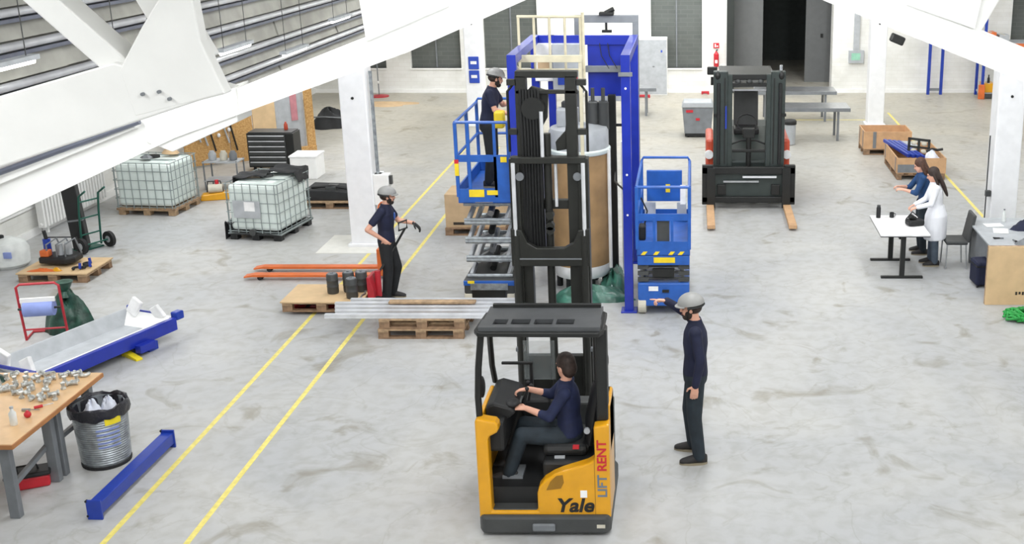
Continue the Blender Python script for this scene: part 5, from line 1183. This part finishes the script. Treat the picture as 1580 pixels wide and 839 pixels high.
for i in range(150):
    a = i * .52; rr_ = .12 + .13 * rnd.random() + .02 * math.sin(i); pts.append((rr_ * 1.15 * math.cos(a) + .05 * math.sin(i * .13), rr_ * math.sin(a), .02 + .17 * rnd.random() * (1.1 - rr_ * 3)))
pts = [(p[0], p[1], max(.016, p[2])) for p in pts]
GS = thing('lashing_straps', 'tangled pile of green lashing straps before the plywood crate', 'straps', (4.85, 16.15, 0)); q.tube(pts, .017, 6).build('strap_coil', 'green_strap', GS); MB().tube([(p[0] * 1.1, p[1] * 1.1, p[2] + .01) for p in pts[::3]], .02, 6).build('strap_coil', 'green_strap', GS); B('ratchet', 'steel', GS, .0, .1, -.05, .02, .15, .19)
# crates on pallets
def crate(label, loc, rz, W, Dp, h):
    t = thing('wooden_crate', label, 'crate', loc, rz); w, d = W / 2, Dp / 2
    B('base_board', 'crate_wood', t, -w, w, -d, d, .0, .03)
    B('front_wall', 'crate_wood', t, -w, w, -d, -d + .025, .03, h); B('back_wall', 'crate_wood', t, -w, w, d - .025, d, .03, h); B('side_wall', 'crate_wood', t, -w, -w + .025, -d + .025, d - .025, .03, h); B('side_wall', 'crate_wood', t, w - .025, w, -d + .025, d - .025, .03, h)
    for y in (-d + .15, d - .2): B('hinge_strip', 'mid_grey', t, -w - .008, -w, y, y + .06, .02, h)
    return t
pallet('pallet under the farther wooden crate at right', (4.68, 28.1, 0), R(0), W=1.15, Dp=.9, wood='pallet_dark')
c1 = crate('open wooden crate on a pallet, the farther of two', (4.68, 28.1, .145), 0, 1.15, .9, .42); B('front_strip', 'mid_grey', c1, -.36, -.28, -.458, -.45, .02, .42)
pallet('pallet under the nearer wooden crate with blue beams', (5.0, 25.9, 0), R(90), W=1.75, Dp=1.05, wood='pallet_dark')
c2 = crate('wooden crate filled with blue beams, the nearer of two', (5.0, 25.9, .145), 0, 1.08, 1.75, .34); B('dark_stain', 'mid_grey', c2, -.52, -.02, -.885, -.877, .02, .2); 
for i in range(4):
    t = MB().box(-.035, .035, -.75, .75, 0, .07).build('blue_rail', 'deep_blue', None, .006, loc=(4.62 + i * .1, 26.1 - .05 * i, .46), rot=(R(2), 0, R(12))); tag(t, ['first blue rail from the left in the nearer crate', 'second blue rail from the left in the nearer crate', 'third blue rail from the left in the nearer crate', 'fourth blue rail from the left in the nearer crate'][i], 'rail', 'blue rails in the crate')
TFm = thing('insert_board', 'black frame with pale round inserts standing in the nearer crate', 'board', (5.05, 25.7, .40), R(8)); TFm.rotation_euler = (R(-20), R(8), R(8))
fr = MB().box(-.26, .26, -.02, .02, 0, .05).box(-.26, .26, -.02, .02, .34, .39).box(-.26, -.21, -.02, .02, 0, .39).box(.21, .26, -.02, .02, 0, .39).box(-.03, .02, -.02, .02, 0, .39).box(-.26, .26, -.02, .02, .17, .21).build('frame', 'black_plastic', TFm)
for x, z in ((-.12, .11), (-.12, .28), (.12, .11), (.12, .28)): MB().ell((x, .0, z), (.07, .02, .05)).build('insert', 'wheel_cream', TFm, smooth=True)
tag(blob('plastic_wrap', (5.28, 25.35, .30), .2, .16, .26, 'tissue', 91, nseg=18, rings=6), 'white crumpled wrapping at the right end of the nearer crate', 'wrapping')
tag(MB().box(-.22, .22, -.3, .3, 0, .02).build('sheet_stack', 'light_grey', loc=(4.95, 26.45, .49), rot=(R(4), R(6), .3)), 'pale grey sheet lying across the rear of the nearer crate', 'sheet')
tag(MB().tube([(0, 0, 0), (.12, -.02, .06), (.25, 0, .03), (.36, -.05, .06)], .03, 8).build('black_hose', 'black_plastic', loc=(5.2, 25.6, .52)), 'short black hose end sticking out of the nearer crate', 'hose')
# steel tables behind the forklift
def steel_table(label, x0, x1, y0, y1, h):
    t = thing('steel_table', label, 'table', ((x0 + x1) / 2, (y0 + y1) / 2, 0)); w, d = (x1 - x0) / 2, (y1 - y0) / 2
    B('table_top', 'steel', t, -w, w, -d, d, h - .05, h, .006); B('rim', 'mid_grey', t, -w, w, -d - .012, -d, h - .09, h)
    for x in (-w + .3, w - .3):
        for y in (-d + .08, d - .08): B('leg', 'mid_grey', t, x - .03, x + .03, y - .03, y + .03, 0, h - .05)
    return t
steel_table('long steel table right behind the forklift, nearer one', 1.9, 3.98, 29.3, 30.2, .85)
steel_table('long steel table behind the forklift, farther one', 1.7, 3.95, 32.0, 32.9, .85)
steel_table('small steel table far behind the blue gantry', -2.3, -1.05, 32.9, 33.6, .8)
t = thing('grey_bin', 'slim grey bin with black lid beside the forklift', 'bin', (2.42, 28.9, 0)); MB().lathe([(.12, 0), (.14, .02), (.15, .52)], n=22).build('body', 'light_grey', t, smooth=True); MB().lathe([(.165, .52), (.165, .60), (.14, .63)], n=22).build('lid', 'black_plastic', t, smooth=True)
GB = thing('waste_container', 'grey wheeled container with red stickers left of the forklift', 'container', (.11, 30.1, 0)); MB().prism([(-.34, .1), (.34, .1), (.40, .78), (-.40, .78)], -.3, .3).build('tub', 'mid_grey', GB, .02); MB().prism([(-.42, .78), (.42, .78), (.36, .92), (-.36, .92)], -.33, .33).build('lid', 'light_grey', GB, .02); B('base', 'black_plastic', GB, -.33, .33, -.28, .28, .03, .1)
for x in (-.25, .25):
    for y in (-.22, .22): MB().cyl((x - .02, y, .05), (x + .02, y, .05), .05).build('castor', 'rubber', GB)
B('sticker', 'sign_red', GB, -.30, -.12, -.325, -.29, .66, .72); B('sticker', 'sign_red', GB, -.05, .05, -.318, -.29, .45, .51)
# back wall equipment
WC = thing('wall_cabinet', 'tall white metal cabinet against the back wall', 'cabinet', (-1.28, 36.85, 0)); B('carcass', 'white_paint', WC, -.46, .46, -.25, .28, .0, 1.78, .01); B('door', 'light_grey', WC, -.445, .445, -.265, -.25, .04, 1.74, .006); B('handle', 'mid_grey', WC, .0, .06, -.285, -.265, .9, .93); B('sticker', 'sign_blue', WC, .26, .31, -.27, -.264, 1.35, 1.42)
t = thing('fire_sign', 'small red and white sign on the back wall above the extinguisher', 'sign', (.72, 37.12, 1.5)); B('plate', 'sign_red', t, -.09, .09, -.01, .02, -.08, .08); B('symbol', 'label_white', t, -.05, -.01, -.014, -.01, -.05, .05); B('symbol', 'label_white', t, .01, .06, -.014, -.01, -.04, .0)
t = thing('fire_extinguisher', 'red fire extinguisher hung on the back wall left of the gateway', 'fire extinguisher', (.72, 37.0, .85)); MB().lathe([(.07, 0), (.08, .02), (.08, .4), (.03, .46), (.025, .5)], n=16).build('cylinder', 'sign_red', t, smooth=True); MB().cyl((0, 0, .5), (.03, -.06, .54), .02).build('valve', 'black_metal', t); B('label', 'label_white', t, -.04, .04, -.084, -.06, .12, .22); B('wall_bracket', 'mid_grey', t, -.03, .03, .06, .15, .2, .3)
t = thing('emergency_panel', 'grey wall box with green sign right of the gateway', 'wall box', (5.15, 37.12, 1.15)); B('box', 'light_grey', t, -.24, .24, -.08, .03, -.2, .2, .01); B('green_sign', 'green_strap', t, -.16, .12, -.085, -.08, -.1, .12); t.children[1].data.materials[0] = mat('pale_green', (150, 205, 180), .5)
B('conduit', 'light_grey', t, -.1, .08, -.05, .02, .2, 1.6)
for i, (x0, x1, y, lab) in enumerate(((-1.75, -1.35, 36.2, 'red floor bar before the white cabinet'), (.25, .5, 36.9, 'short red bar on the floor below the grey window'))):
    t = thing('floor_bar', lab, 'bar', ((x0 + x1) / 2, y, 0)); w = (x1 - x0) / 2; B('bar', 'red_paint', t, -w, w, -.05, .05, .02, .09, .01); B('foot', 'red_paint', t, -w, -w + .06, -.08, .08, 0, .02); B('foot', 'red_paint', t, w - .06, w, -.08, .08, 0, .02)
BL = thing('storage_ladder', 'narrow blue upright frame standing at the back wall', 'ladder', (7.62, 36.8, 0))
for x in (-.2, .2): B('upright', 'deep_blue', BL, x - .045, x + .045, -.04, .04, 0, 2.6, .004)
B('rung', 'mid_grey', BL, -.16, .16, -.02, .02, .12, .2); B('rung', 'mid_grey', BL, -.16, .16, -.02, .02, 1.9, 1.97)
RK = thing('pallet_rack', 'pallet rack with blue uprights and orange guard at right back', 'rack', (9.65, 36.4, 0))
for x in (-.72, .95):
    for y in (-.4, .4): B('upright', 'deep_blue', RK, x - .04, x + .04, y - .04, y + .04, 0, 3.2)
B('guard', 'orange_paint', RK, -.86, -.66, -.55, -.48, 0, .45, .02)
for z in (.12, 1.66): B('shelf_board', 'light_grey', RK, -.72, .95, -.45, .45, z, z + .06); B('load_beam', 'orange_paint' if z > 1 else 'dark_grey', RK, -.72, .95, -.48, -.44, z - .08, z + .04)
for i, (x, z, sx, sz, m, lab) in enumerate(((9.15, .184, .35, .28, 'truck_yellow', 'yellow carton on the lower rack shelf'), (9.6, .184, .3, .34, 'cloth_black', 'black carton on the lower rack shelf'), (9.1, 1.724, .35, .3, 'orange_paint', 'orange carton on the upper rack shelf'), (9.52, 1.724, .3, .22, 'light_grey', 'grey carton on the upper rack shelf'))):
    t = thing('carton', lab, 'carton', (x, 36.3, z)); B('box', m, t, -sx / 2, sx / 2, -.25, .25, 0, sz, .006); B('tape', 'wheel_cream', t, -.03, .03, -.252, .252, sz - .01, sz + .002)
for i, (x, lab) in enumerate(((9.0, 'white bottle left on the yellow carton in the rack'), (9.15, 'black bottle on the yellow carton in the rack'))):
    t = thing('rack_bottle', lab, 'bottle', (x, 36.15, .468)); MB().lathe([(.04, 0), (.04, .14), (.02, .18), (.02, .22)], n=12).build('body', 'plastic_white' if i == 0 else 'black_plastic', t, smooth=True); MB().lathe([(.022, .22), (.022, .25)], n=10).build('cap', 'dark_grey', t)
